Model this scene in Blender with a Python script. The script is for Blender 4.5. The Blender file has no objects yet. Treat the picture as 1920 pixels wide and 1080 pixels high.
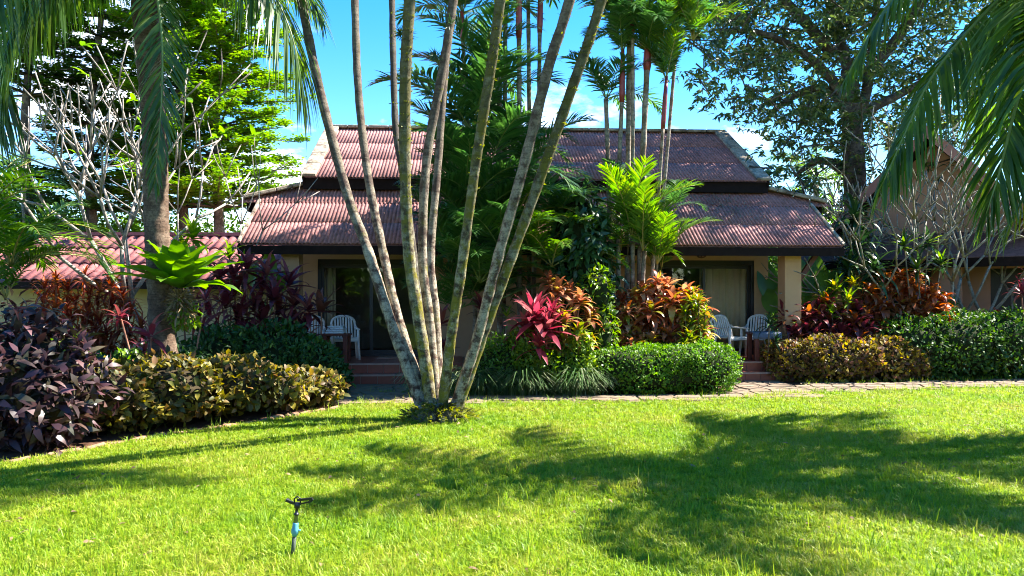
import bpy, math, random
import numpy as np
from mathutils import Vector, Matrix, Euler
R = math.radians
random.seed(7)
rng = np.random.default_rng(7)
scene = bpy.context.scene
col = scene.collection

# ------------------------------------------------------------------ camera
F = 1387.0            # focal length in photo pixels (1920 wide)
HZ = 560.0            # horizon row in the photo
CH = 1.6              # eye height
cam_d = bpy.data.cameras.new('camera'); cam = bpy.data.objects.new('camera', cam_d); col.objects.link(cam)
cam.location = (0, 0, CH); cam.rotation_euler = (R(90), 0, 0)
cam_d.sensor_width = 36; cam_d.lens = 36 * F / 1920
cam_d.shift_y = (HZ - 540) / 1920
cam_d.clip_start = 0.05; cam_d.clip_end = 2000
scene.camera = cam
# ------------------------------------------------------------------ light
SUN = Vector((0.955, 0.30, 0)).normalized()
SEL = R(49)
sun_dir = Vector((SUN.x * math.cos(SEL), SUN.y * math.cos(SEL), math.sin(SEL)))
sl = bpy.data.lights.new('sun', 'SUN'); sl.energy = 5.0; sl.angle = R(0.53); sl.color = (1.0, 0.95, 0.86)
so = bpy.data.objects.new('sun', sl); col.objects.link(so)
so.location = (20, 15, 30)
so.rotation_euler = sun_dir.to_track_quat('Z', 'Y').to_euler()
w = bpy.data.worlds.new('World'); scene.world = w; w.use_nodes = True
nt = w.node_tree; N_ = nt.nodes; Lk = nt.links
N_.clear()
wo = N_.new('ShaderNodeOutputWorld'); bg = N_.new('ShaderNodeBackground')
sky = N_.new('ShaderNodeTexSky'); sky.sky_type = 'NISHITA'; sky.sun_disc = False
sky.sun_elevation = SEL; sky.sun_rotation = math.atan2(SUN.x, SUN.y)
sky.air_density = 1.0; sky.dust_density = 0.0; sky.ozone_density = 1.0; sky.altitude = 0
bg.inputs['Strength'].default_value = 0.09
tc = N_.new('ShaderNodeTexCoord')
mp = N_.new('ShaderNodeMapping'); mp.inputs['Scale'].default_value = (1, 1, 2.4); mp.inputs['Location'].default_value = (0.31, 0.1, 0.05)
cn = N_.new('ShaderNodeTexNoise'); cn.inputs['Scale'].default_value = 3.4; cn.inputs['Detail'].default_value = 8; cn.inputs['Roughness'].default_value = 0.58
cr = N_.new('ShaderNodeValToRGB'); cr.color_ramp.elements[0].position = 0.53; cr.color_ramp.elements[1].position = 0.66
sp = N_.new('ShaderNodeSeparateXYZ')
er = N_.new('ShaderNodeMapRange'); er.inputs[1].default_value = 0.2; er.inputs[2].default_value = 0.42; er.inputs[3].default_value = 1; er.inputs[4].default_value = 0
mu = N_.new('ShaderNodeMath'); mu.operation = 'MULTIPLY'
hs = N_.new('ShaderNodeHueSaturation'); hs.inputs['Saturation'].default_value = 1.5; hs.inputs['Hue'].default_value = 0.507; hs.inputs['Value'].default_value = 1.0
mx = N_.new('ShaderNodeMix'); mx.data_type = 'RGBA'; mx.inputs[7].default_value = (9.0, 9.2, 9.6, 1)
Lk.new(tc.outputs['Generated'], mp.inputs[0]); Lk.new(mp.outputs[0], cn.inputs['Vector']); Lk.new(cn.outputs[0], cr.inputs[0])
Lk.new(tc.outputs['Generated'], sp.inputs[0]); Lk.new(sp.outputs['Z'], er.inputs[0])
Lk.new(cr.outputs[0], mu.inputs[0]); Lk.new(er.outputs[0], mu.inputs[1])
Lk.new(sky.outputs[0], hs.inputs['Color']); Lk.new(hs.outputs[0], mx.inputs[6]); Lk.new(mu.outputs[0], mx.inputs[0])
Lk.new(mx.outputs[2], bg.inputs['Color']); Lk.new(bg.outputs[0], wo.inputs[0])
vs = scene.view_settings; vs.view_transform = 'Standard'; vs.look = 'None'; vs.gamma = 1; vs.use_curve_mapping = False
vs.exposure = 2.25
scene.cycles.max_bounces = 8; scene.cycles.transparent_max_bounces = 8
scene.cycles.diffuse_bounces = 3; scene.cycles.glossy_bounces = 3; scene.cycles.transmission_bounces = 5
try:
    scene.cycles.use_denoising = True; scene.cycles.filter_width = 1.0; scene.cycles.denoising_prefilter = 'ACCURATE'
except Exception:
    pass

# ------------------------------------------------------------------ helpers
def W(px, py, d):
    """point seen at photo pixel (px, py) standing d metres into the garden"""
    return Vector(((px - 960) * d / F, d, CH + (HZ - py) * d / F))
def GX(px, d): return (px - 960) * d / F
def tag(o, label=None, cat=None, group=None, kind=None):
    if label: o['label'] = label
    if cat: o['category'] = cat
    if group: o['group'] = group
    if kind: o['kind'] = kind
    return o
def link(o, parent=None):
    col.objects.link(o)
    if parent is not None: o.parent = parent
    return o
def thing(name, label, cat, loc=(0, 0, 0), rz=0, group=None):
    o = bpy.data.objects.new(name, None); o.empty_display_size = 0.2
    link(o); o.location = loc; o.rotation_euler = (0, 0, rz)
    return tag(o, label, cat, group)
def obj(name, me, parent=None, loc=(0, 0, 0), rot=(0, 0, 0), sc=None):
    o = bpy.data.objects.new(name, me); link(o, parent)
    o.location = loc; o.rotation_euler = rot
    if sc is not None: o.scale = sc
    return o
class MB:
    def __init__(s): s.v = []; s.f = []; s.t = []
    def add(s, V, Fc, t=None):
        b = len(s.v); s.v.extend([tuple(p) for p in V]); s.f.extend([tuple(i + b for i in f) for f in Fc])
        s.t.extend(t if t is not None else [0.0] * len(V)); return s
    def box(s, c, d, M=None):
        x, y, z = d[0] / 2, d[1] / 2, d[2] / 2
        V = [Vector((c[0] + a * x, c[1] + b * y, c[2] + e * z)) for a in (-1, 1) for b in (-1, 1) for e in (-1, 1)]
        if M is not None: V = [M @ p for p in V]
        return s.add(V, [(0, 1, 3, 2), (4, 6, 7, 5), (0, 4, 5, 1), (2, 3, 7, 6), (0, 2, 6, 4), (1, 5, 7, 3)])
    def bar(s, a, b, wd, h, up=Vector((0, 0, 1))):
        """box beam from a to b"""
        a = Vector(a); b = Vector(b); t = (b - a).normalized(); sd = t.cross(up).normalized(); u = sd.cross(t)
        V = []
        for p in (a, b):
            for i, j in ((-1, -1), (1, -1), (1, 1), (-1, 1)): V.append(p + sd * (i * wd / 2) + u * (j * h / 2))
        return s.add(V, [(3, 2, 1, 0), (4, 5, 6, 7), (0, 1, 5, 4), (1, 2, 6, 5), (2, 3, 7, 6), (3, 0, 4, 7)])
    def tube(s, pts, rad, n=8, cap=True, jit=0.0):
        pts = [Vector(p) for p in pts]; m = len(pts)
        V = []; T = []
        ref = Vector((0.13, 0.97, 0.21))
        for i, p in enumerate(pts):
            t = (pts[min(i + 1, m - 1)] - pts[max(i - 1, 0)])
            t = t.normalized() if t.length > 1e-9 else Vector((0, 0, 1))
            if abs(t.dot(ref)) > 0.95: ref = Vector((0.9, 0.1, 0.3))
            sd = t.cross(ref).normalized(); u = sd.cross(t)
            for k in range(n):
                a = 2 * math.pi * k / n
                r = rad[i] * (1 + jit * (random.random() - .5))
                V.append(p + sd * (math.cos(a) * r) + u * (math.sin(a) * r)); T.append(i / max(1, m - 1))
        Fc = [(i * n + k, i * n + (k + 1) % n, (i + 1) * n + (k + 1) % n, (i + 1) * n + k) for i in range(m - 1) for k in range(n)]
        if cap: Fc += [tuple(range(n - 1, -1, -1)), tuple((m - 1) * n + k for k in range(n))]
        return s.add(V, Fc, T)
    def mesh(s, name, mat, smooth=False):
        me = bpy.data.meshes.new(name); me.from_pydata(s.v, [], s.f); me.validate()
        if mat: me.materials.append(mat)
        if smooth: me.polygons.foreach_set('use_smooth', [True] * len(me.polygons))
        if any(s.t) and len(s.t) == len(me.vertices):
            at = me.attributes.new('t', 'FLOAT', 'POINT'); at.data.foreach_set('value', s.t)
        me.update(); return me
    def build(s, name, mat, parent=None, smooth=False, loc=(0, 0, 0), rot=(0, 0, 0)):
        return obj(name, s.mesh(name, mat, smooth), parent, loc, rot)
def bevel(o, wd=0.01, seg=2):
    m = o.modifiers.new('bevel', 'BEVEL'); m.width = wd; m.segments = seg; m.limit_method = 'ANGLE'; return o
def tri_mesh(name, V, T, mat, attrs=None, smooth=False):
    """fast mesh from numpy arrays of vertices and triangles"""
    V = np.asarray(V, np.float32); T = np.asarray(T, np.int32)
    me = bpy.data.meshes.new(name)
    me.vertices.add(len(V)); me.vertices.foreach_set('co', V.ravel())
    me.loops.add(T.size); me.loops.foreach_set('vertex_index', T.ravel())
    me.polygons.add(len(T)); me.polygons.foreach_set('loop_start', np.arange(0, T.size, 3, dtype=np.int32))
    try: me.polygons.foreach_set('loop_total', np.full(len(T), 3, np.int32))
    except Exception: pass
    if smooth: me.polygons.foreach_set('use_smooth', np.ones(len(T), bool))
    for k, a in (attrs or {}).items():
        at = me.attributes.new(k, 'FLOAT', 'POINT'); at.data.foreach_set('value', np.asarray(a, np.float32))
    me.materials.append(mat); me.update(calc_edges=True); return me
def nrm(a): return a / np.maximum(np.linalg.norm(a, axis=1, keepdims=True), 1e-9)
T_DIA = (np.array([(0, 0, 0), (.5, .45, .1), (0, 1, -.05), (-.5, .45, .1)], float), np.array([(0, 1, 2), (0, 2, 3)]))
T_OVAL = (np.array([(0, 0, 0), (.42, .28, .09), (.4, .62, .06), (0, 1, -.16), (-.4, .62, .06), (-.42, .28, .09), (0, .5, 0)], float),
          np.array([(0, 1, 6), (1, 2, 6), (2, 3, 6), (3, 4, 6), (4, 5, 6), (5, 0, 6)]))
T_LANCE = (np.array([(0, 0, 0), (.5, .35, .05), (.35, .7, -.06), (0, 1, -.25), (-.35, .7, -.06), (-.5, .35, .05)], float),
           np.array([(0, 1, 5), (1, 2, 4), (1, 4, 5), (2, 3, 4)]))
def leaves(name, P, D, Nn, L, Wd, tmpl, mat, rnd=None):
    """one mesh of many leaves: bases P, directions D, face normals Nn, lengths L, widths Wd"""
    tv, tf = tmpl; n = len(P)
    P = np.asarray(P, float); D = nrm(np.asarray(D, float)); Nn = np.asarray(Nn, float)
    S = nrm(np.cross(D, Nn)); N2 = np.cross(S, D)
    L = np.broadcast_to(np.asarray(L, float), (n,))[:, None, None]; Wd = np.broadcast_to(np.asarray(Wd, float), (n,))[:, None, None]
    V = P[:, None, :] + tv[None, :, 0, None] * S[:, None, :] * Wd + tv[None, :, 1, None] * D[:, None, :] * L + tv[None, :, 2, None] * N2[:, None, :] * L
    k = len(tv)
    T = (tf[None, :, :] + (np.arange(n) * k)[:, None, None]).reshape(-1, 3)
    if rnd is None: rnd = rng.random(n)
    return tri_mesh(name, V.reshape(-1, 3), T, mat, {'rnd': np.repeat(rnd, k), 't': np.tile(tv[:, 1], n)})
def unit(n):
    return nrm(rng.normal(size=(n, 3)))

# ------------------------------------------------------------------ materials
def new_mat(name):
    m = bpy.data.materials.new(name); m.use_nodes = True; t = m.node_tree
    b = t.nodes['Principled BSDF']; return m, t, b
def ramp(t, stops, interp='LINEAR'):
    r = t.nodes.new('ShaderNodeValToRGB'); e = r.color_ramp.elements; r.color_ramp.interpolation = interp
    while len(e) > 1: e.remove(e[-1])
    e[0].position = stops[0][0]; e[0].color = (*stops[0][1], 1)
    for p, c in stops[1:]:
        x = e.new(p); x.color = (*c, 1)
    return r
def mathn(t, op, a, b=None):
    m = t.nodes.new('ShaderNodeMath'); m.operation = op
    for i, v in enumerate((a, b)):
        if v is None: continue
        if isinstance(v, (int, float)): m.inputs[i].default_value = v
        else: t.links.new(v, m.inputs[i])
    return m.outputs[0]
def noise(t, scale, detail=4, rough=.55, vec=None, coord='Object'):
    n = t.nodes.new('ShaderNodeTexNoise'); n.inputs['Scale'].default_value = scale; n.inputs['Detail'].default_value = detail; n.inputs['Roughness'].default_value = rough
    if vec is None:
        c = t.nodes.new('ShaderNodeTexCoord'); vec = c.outputs[coord]
    t.links.new(vec, n.inputs['Vector']); return n.outputs['Fac']
def mixc(t, fac, a, b, mode='MIX'):
    m = t.nodes.new('ShaderNodeMix'); m.data_type = 'RGBA'; m.blend_type = mode
    for i, v in ((0, fac), (6, a), (7, b)):
        if isinstance(v, (int, float)): m.inputs[i].default_value = v
        elif isinstance(v, tuple): m.inputs[i].default_value = (*v, 1)
        else: t.links.new(v, m.inputs[i])
    return m.outputs[2]
def bump(t, b, h, strength=.4, dist=.02):
    n = t.nodes.new('ShaderNodeBump'); n.inputs['Strength'].default_value = strength; n.inputs['Distance'].default_value = dist
    t.links.new(h, n.inputs['Height']); t.links.new(n.outputs[0], b.inputs['Normal'])
def leaf_mat(name, stops, trans=.4, rough=.42, tip=None, tipstart=.5, spec=.5, tboost=1.25, midrib=None):
    """leaf: colour varies leaf by leaf, optional other colour towards the tip, thin enough to let light through"""
    m, t, b = new_mat(name)
    a = t.nodes.new('ShaderNodeAttribute'); a.attribute_name = 'rnd'
    oi = t.nodes.new('ShaderNodeObjectInfo')
    f = mathn(t, 'FRACT', mathn(t, 'ADD', a.outputs['Fac'], oi.outputs['Random']))
    c = ramp(t, stops); t.links.new(f, c.inputs[0]); cc = c.outputs[0]
    if tip:
        at = t.nodes.new('ShaderNodeAttribute'); at.attribute_name = 't'
        mr = t.nodes.new('ShaderNodeMapRange'); mr.inputs[1].default_value = tipstart; mr.inputs[2].default_value = 1.0
        t.links.new(at.outputs['Fac'], mr.inputs[0])
        cc = mixc(t, mr.outputs[0], cc, tip)
    g = t.nodes.new('ShaderNodeNewGeometry')
    nz = noise(t, 3.0, 2, vec=g.outputs['Position'])
    vr = ramp(t, [(0.3, (.72, .72, .72)), (0.7, (1.18, 1.18, 1.18))]); t.links.new(nz, vr.inputs[0])
    cc = mixc(t, 1.0, cc, vr.outputs[0], 'MULTIPLY')
    t.links.new(cc, b.inputs['Base Color']); b.inputs['Roughness'].default_value = rough
    b.inputs['Specular IOR Level'].default_value = spec
    tr = t.nodes.new('ShaderNodeBsdfTranslucent')
    hs = t.nodes.new('ShaderNodeHueSaturation'); hs.inputs['Value'].default_value = tboost; hs.inputs['Saturation'].default_value = 1.12
    t.links.new(cc, hs.inputs['Color']); t.links.new(hs.outputs[0], tr.inputs['Color'])
    ms = t.nodes.new('ShaderNodeMixShader'); ms.inputs[0].default_value = trans
    t.links.new(b.outputs[0], ms.inputs[1]); t.links.new(tr.outputs[0], ms.inputs[2])
    t.links.new(ms.outputs[0], t.nodes['Material Output'].inputs['Surface'])
    return m
def plain(name, c, rough=.6, var=.15, nscale=6, bstr=.2, spec=.5, metal=0.0):
    m, t, b = new_mat(name)
    nz = noise(t, nscale, 6, .6)
    r = ramp(t, [(.25, tuple(x * (1 - var) for x in c)), (.75, tuple(min(1, x * (1 + var)) for x in c))]); t.links.new(nz, r.inputs[0])
    t.links.new(r.outputs[0], b.inputs['Base Color']); b.inputs['Roughness'].default_value = rough
    b.inputs['Specular IOR Level'].default_value = spec; b.inputs['Metallic'].default_value = metal
    if bstr: bump(t, b, noise(t, nscale * 6, 4), bstr, .01)
    return m
def bark_mat(name, base, light, moss=None, ring=0.0, mossamt=.5, scale=5.0, ringscale=9.0, lichen=.55, upper_tone=None):
    m, t, b = new_mat(name)
    g = t.nodes.new('ShaderNodeNewGeometry'); pos = g.outputs['Position']
    n1 = noise(t, scale, 6, .65, pos); r1 = ramp(t, [(lichen - .08, base), (lichen + .06, light)]); t.links.new(n1, r1.inputs[0]); c = r1.outputs[0]
    n4 = noise(t, scale * 5, 4, .7, pos); r4 = ramp(t, [(.3, (.45, .45, .45)), (.6, (1.1, 1.1, 1.1))]); t.links.new(n4, r4.inputs[0]); c = mixc(t, 1.0, c, r4.outputs[0], 'MULTIPLY')
    h = n4
    if moss:
        n2 = noise(t, scale * .55, 6, .7, pos); r2 = ramp(t, [(1 - mossamt - .04, (0, 0, 0)), (1 - mossamt + .06, (1, 1, 1))]); t.links.new(n2, r2.inputs[0])
        c = mixc(t, r2.outputs[0], c, moss)
    if upper_tone:   # darker tone blended in towards the upper part of the stem
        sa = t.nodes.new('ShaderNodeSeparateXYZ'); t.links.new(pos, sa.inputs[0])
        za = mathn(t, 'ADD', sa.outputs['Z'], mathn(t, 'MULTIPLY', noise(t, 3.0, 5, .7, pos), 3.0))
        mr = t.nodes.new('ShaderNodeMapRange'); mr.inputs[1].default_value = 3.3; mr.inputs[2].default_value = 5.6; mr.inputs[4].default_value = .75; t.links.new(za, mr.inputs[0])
        c = mixc(t, mr.outputs[0], c, upper_tone)
    if ring:
        sx = t.nodes.new('ShaderNodeSeparateXYZ'); t.links.new(pos, sx.inputs[0])
        z = mathn(t, 'ADD', mathn(t, 'MULTIPLY', sx.outputs['Z'], ringscale), mathn(t, 'MULTIPLY', noise(t, 2.0, 2, .5, pos), 1.2))
        fr = mathn(t, 'FRACT', z)
        r3 = ramp(t, [(0, (.35, .33, .3)), (.1, (1, 1, 1)), (.9, (1, 1, 1)), (1, (.5, .48, .45))]); t.links.new(fr, r3.inputs[0])
        c = mixc(t, ring, c, r3.outputs[0], 'MULTIPLY')
    t.links.new(c, b.inputs['Base Color']); b.inputs['Roughness'].default_value = .85; b.inputs['Specular IOR Level'].default_value = .25
    bump(t, b, h, .6, .02)
    return m
M = {}
# foliage
M['grass'] = None
M['coco'] = leaf_mat('coconut_leaf', [(0, (.035, .08, .012)), (.6, (.055, .11, .016)), (1, (.10, .15, .02))], .45, .38, tboost=2.6)
M['coco_old'] = leaf_mat('coconut_leaf_yellowing', [(0, (.10, .15, .015)), (1, (.25, .24, .02))], .45, .4, tboost=1.6)
M['palm_dark'] = leaf_mat('palm_leaf_dark', [(0, (.035, .10, .022)), (1, (.08, .17, .035))], .4, .34, tboost=2.0)
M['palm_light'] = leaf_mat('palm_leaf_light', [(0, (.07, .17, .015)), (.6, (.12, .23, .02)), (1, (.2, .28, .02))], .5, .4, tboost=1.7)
M['areca'] = leaf_mat('areca_leaf', [(0, (.06, .15, .014)), (1, (.13, .24, .02))], .45, .38, tboost=1.6)
M['tier'] = leaf_mat('tiered_tree_leaf', [(0, (.08, .2, .01)), (.5, (.14, .27, .014)), (1, (.22, .33, .02))], .5, .5, tboost=1.4)
M['canopy'] = leaf_mat('canopy_leaf', [(0, (.035, .065, .022)), (.55, (.065, .11, .03)), (.85, (.13, .18, .04)), (1, (.23, .25, .07))], .3, .36, tboost=1.6)
M['back'] = leaf_mat('background_leaf', [(0, (.03, .09, .012)), (1, (.09, .17, .02))], .4, .5)
M['hedge'] = leaf_mat('hedge_leaf', [(0, (.055, .15, .01)), (.5, (.10, .22, .014)), (1, (.17, .29, .02))], .4, .5, tboost=1.4, spec=.3)
M['hedge_dark'] = leaf_mat('dark_hedge_leaf', [(0, (.03, .08, .014)), (.7, (.06, .13, .016)), (1, (.13, .22, .02))], .36, .5, spec=.3)
M['ixora'] = leaf_mat('ixora_leaf', [(0, (.024, .07, .014)), (1, (.06, .13, .022))], .3, .45, spec=.3)
M['croton'] = leaf_mat('croton_leaf', [(0, (.10, .065, .03)), (.25, (.19, .09, .06)), (.45, (.12, .12, .02)), (.7, (.26, .19, .03)), (.88, (.40, .30, .03)), (1, (.28, .12, .07))], .35, .5, spec=.3)
M['croton_l'] = leaf_mat('croton_leaf_green', [(0, (.06, .06, .016)), (.3, (.09, .095, .016)), (.5, (.15, .08, .03)), (.75, (.20, .17, .022)), (.92, (.36, .28, .025)), (1, (.24, .12, .05))], .35, .5, spec=.3)
M['purple'] = leaf_mat('purple_leaf', [(0, (.025, .012, .012)), (.3, (.05, .02, .022)), (.55, (.075, .028, .035)), (.72, (.05, .05, .02)), (.88, (.11, .06, .05)), (1, (.16, .07, .08))], .25, .42, spec=.45)
M['burg'] = leaf_mat('burgundy_leaf', [(0, (.10, .018, .026)), (.6, (.19, .035, .05)), (1, (.28, .09, .075))], .35, .36, tboost=1.6)
M['burg_o'] = leaf_mat('burgundy_orange_leaf', [(0, (.14, .02, .018)), (.5, (.28, .06, .03)), (1, (.40, .14, .05))], .4, .38, tboost=1.5)
M['pink'] = leaf_mat('pink_leaf', [(0, (.22, .03, .05)), (.6, (.36, .06, .09)), (1, (.48, .16, .15))], .4, .36, tboost=1.4)
M['orange'] = leaf_mat('orange_leaf', [(0, (.36, .10, .06)), (.4, (.50, .19, .09)), (.75, (.56, .29, .15)), (.9, (.50, .36, .05)), (1, (.30, .06, .04))], .42, .38, tboost=1.25)
M['orange_r'] = leaf_mat('copper_leaf', [(0, (.20, .04, .02)), (.5, (.36, .10, .035)), (1, (.46, .16, .055))], .4, .38, tboost=1.3)
M['copper'] = leaf_mat('copper_broad_leaf', [(0, (.13, .04, .03)), (1, (.22, .085, .06))], .35, .4)
M['yellow'] = leaf_mat('yellow_green_leaf', [(0, (.16, .2, .02)), (.6, (.30, .28, .025)), (1, (.36, .2, .03))], .42, .4)
M['ygreen'] = leaf_mat('lime_leaf', [(0, (.09, .19, .012)), (.6, (.15, .26, .015)), (1, (.26, .32, .02))], .5, .4, tboost=1.3)
M['fern'] = leaf_mat('nest_fern_leaf', [(0, (.11, .24, .015)), (1, (.17, .30, .02))], .5, .33, tboost=1.5)
M['banana'] = leaf_mat('banana_leaf', [(0, (.09, .21, .04)), (1, (.17, .30, .045))], .5, .35, tboost=1.6)
M['drac'] = leaf_mat('dracaena_leaf', [(0, (.022, .06, .018)), (1, (.055, .12, .03))], .28, .33)
M['spider'] = leaf_mat('border_grass_leaf', [(0, (.05, .12, .03)), (.6, (.09, .16, .05)), (1, (.25, .28, .16))], .35, .4)
M['moss_leaf'] = leaf_mat('moss_fern_leaf', [(0, (.07, .09, .015)), (1, (.24, .24, .02))], .45, .5, tboost=1.4)
M['dry'] = leaf_mat('dry_leaf', [(0, (.12, .07, .035)), (1, (.30, .20, .09))], .25, .7)
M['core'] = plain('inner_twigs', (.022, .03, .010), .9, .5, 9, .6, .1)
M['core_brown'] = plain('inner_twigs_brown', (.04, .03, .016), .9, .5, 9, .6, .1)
# bark
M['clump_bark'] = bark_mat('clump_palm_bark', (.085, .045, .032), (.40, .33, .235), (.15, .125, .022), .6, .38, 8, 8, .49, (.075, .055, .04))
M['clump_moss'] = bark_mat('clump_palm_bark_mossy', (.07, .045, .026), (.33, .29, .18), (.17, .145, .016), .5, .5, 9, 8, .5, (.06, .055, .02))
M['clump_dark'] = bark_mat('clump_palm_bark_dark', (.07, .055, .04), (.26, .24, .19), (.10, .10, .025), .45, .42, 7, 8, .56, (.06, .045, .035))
M['coco_bark'] = bark_mat('coconut_bark', (.115, .07, .045), (.2, .14, .095), (.07, .06, .03), .7, .28, 6, 14, .55)
M['slim_bark'] = bark_mat('slender_palm_bark', (.20, .13, .085), (.34, .28, .22), None, .6, .3, 4, 5, .5)
M['redshaft'] = plain('red_crownshaft', (.26, .035, .03), .4, .3, 7, .1)
M['frang_bark'] = bark_mat('frangipani_bark', (.23, .19, .16), (.38, .33, .29), None, .15, .2, 6, 10, .45)
M['frang_bark_g'] = bark_mat('frangipani_bark_weathered', (.17, .145, .10), (.31, .28, .22), (.16, .15, .05), .15, .33, 6, 10, .48)
M['tree_bark'] = bark_mat('tree_bark', (.085, .062, .045), (.18, .15, .12), (.06, .07, .02), 0, .35, 3, 1, .55)
M['stem'] = plain('plant_stem', (.22, .15, .09), .8, .3, 12, .3)
M['stem_red'] = plain('plant_stem_red', (.28, .12, .07), .8, .3, 12, .3)
M['rachis'] = plain('frond_rib', (.14, .19, .04), .5, .2, 5, .1)
M['rachis_y'] = plain('frond_rib_yellow', (.32, .26, .06), .5, .2, 5, .1)
# ------------------------------------------------------------------ ground
def lawn_front(x):      # far edge of the lawn = near edge of the path
    return float(np.interp(x, [-30, -2.5, 2.0, 3.7, 4.9, 9.3, 16, 30], [11.2, 11.2, 11.3, 11.75, 12.4, 13.3, 14, 14.6]))
def path_back(x):
    return float(np.interp(x, [-30, -2.5, 0, 3.3, 4.2, 5.3, 9.3, 16, 30], [12.6, 12.5, 12.1, 12.1, 13.0, 13.6, 14.35, 15.1, 15.7]))
BED_EDGE = [(-9.5, 5.9), (-6.5, 6.45), (-5.6, 6.75), (-4.87, 7.1), (-4.5, 7.75), (-4.0, 8.65), (-3.3, 9.45), (-2.9, 10.1), (-2.52, 10.75), (-2.5, 11.2)]
def bed_x(y):           # the lawn lies right of this
    return float(np.interp(y, [p[1] for p in BED_EDGE], [p[0] for p in BED_EDGE])) if y > 5.9 else -30.0
m, t, b = new_mat('lawn_soil'); g = t.nodes.new('ShaderNodeNewGeometry')
n1 = noise(t, 2.5, 6, .6, g.outputs['Position']); r1 = ramp(t, [(.3, (.055, .10, .012)), (.6, (.085, .13, .018)), (.8, (.15, .13, .05))]); t.links.new(n1, r1.inputs[0])
n2 = noise(t, 60, 3, .6, g.outputs['Position']); r2 = ramp(t, [(.3, (.5, .5, .45)), (.7, (1.2, 1.2, 1.1))]); t.links.new(n2, r2.inputs[0])
t.links.new(mixc(t, 1.0, r1.outputs[0], r2.outputs[0], 'MULTIPLY'), b.inputs['Base Color']); b.inputs['Roughness'].default_value = 1; b.inputs['Specular IOR Level'].default_value = .1
bump(t, b, n2, .8, .03); M['lawn'] = m
M['soil'] = plain('red_brown_soil', (.085, .043, .026), 1, .45, 7, .9, .1)
mb = MB(); mb.add([(-600, -200, 0), (600, -200, 0), (600, 1000, 0), (-600, 1000, 0)], [(0, 1, 2, 3)])
tag(mb.build('lawn', M['lawn']), kind='structure')
# soil of the planting beds
def sheet(name, pts, z, mat, kind='structure'):
    me = bpy.data.meshes.new(name); me.from_pydata([(x, y, z) for x, y in pts], [], [tuple(range(len(pts)))]); me.materials.append(mat)
    return tag(obj(name, me), kind=kind)
sheet('left_planting_bed', BED_EDGE[:-1] + [(-2.55, 11.15), (-2.75, 11.9), (-2.9, 13.5), (-2.9, 14.5), (-13, 15), (-13, 5.9)], .010, M['soil'])
sheet('centre_planting_bed', [(-1.3, 12.2), (0, 12.12), (3.2, 12.12), (3.9, 12.7), (4.0, 14.0), (3.2, 15.6), (-1.2, 15.4)], .010, M['soil'])
sheet('right_planting_bed', [(5.0, 13.6), (6.3, 13.85), (9.3, 14.4), (16, 15.15), (16, 20), (6.4, 18), (5.2, 14.2)], .010, M['soil'])
# path: concrete base with a layer of irregular stones
def in_path(x, y):
    if lawn_front(x) < y < path_back(x) and -2.9 < x < 17: return True
    if -2.85 < x < -1.35 and 11.2 < y < 13.55: return True
    if 3.9 < x < 5.1 and 11.8 < y < 14.0: return True
    return -14 < x < -2.5 and 0 > 1
M['grout'] = plain('path_mortar', (.17, .13, .09), 1, .3, 9, .5, .1)
M['stone'] = None
m, t, b = new_mat('path_stone'); oi = t.nodes.new('ShaderNodeObjectInfo'); g = t.nodes.new('ShaderNodeNewGeometry')
r0 = ramp(t, [(0, (.17, .12, .075)), (.5, (.22, .155, .10)), (1, (.19, .13, .085))]); t.links.new(oi.outputs['Random'], r0.inputs[0])
n1 = noise(t, 5, 7, .65, g.outputs['Position']); r1 = ramp(t, [(.3, (.6, .58, .55)), (.65, (1.1, 1.1, 1.1))]); t.links.new(n1, r1.inputs[0])
t.links.new(mixc(t, 1.0, r0.outputs[0], r1.outputs[0], 'MULTIPLY'), b.inputs['Base Color']); b.inputs['Roughness'].default_value = .9; bump(t, b, noise(t, 40, 4, .6, g.outputs['Position']), .4, .01); M['stone'] = m
xs = np.linspace(-2.9, 16, 60)
pv = [(x, lawn_front(x)) for x in xs] + [(x, path_back(x)) for x in xs[::-1]]
path = sheet('path', pv, .014, M['grout'])
sheet('left_step_path', [(-2.88, 12.4), (-1.3, 12.2), (-1.3, 13.7), (-2.88, 13.7)], .018, M['grout'])
sheet('right_step_path', [(3.95, 12.6), (5.15, 13.2), (5.15, 14.3), (3.95, 14.3)], .018, M['grout'])
G = .34
def jit(i, j):
    r = random.Random(i * 7919 + j * 104729 + 5); return ((i + .5 * (j % 2)) * G + (r.random() - .5) * G * .55 - 3.2, j * G + 11.1 + (r.random() - .5) * G * .55)
for i in range(0, 60):
    for j in range(0, 12):
        q = [jit(i, j), jit(i + 1, j), jit(i + 1, j + 1), jit(i, j + 1)]
        cx = sum(p[0] for p in q) / 4; cy = sum(p[1] for p in q) / 4
        if not in_path(cx, cy) or cx > 12: continue
        top = []; low = []
        for x, y in q:
            dx, dy = x - cx, y - cy
            top.append((dx * .86, dy * .86, .034 + random.random() * .004)); low.append((dx * .91, dy * .91, .012))
        me = bpy.data.meshes.new('paving_stone')
        me.from_pydata(top + low, [], [(0, 1, 2, 3), (4, 5, 1, 0), (5, 6, 2, 1), (6, 7, 3, 2), (7, 4, 0, 3)]); me.materials.append(M['stone'])
        obj('paving_stone', me, path, (cx, cy, 0))
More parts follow.
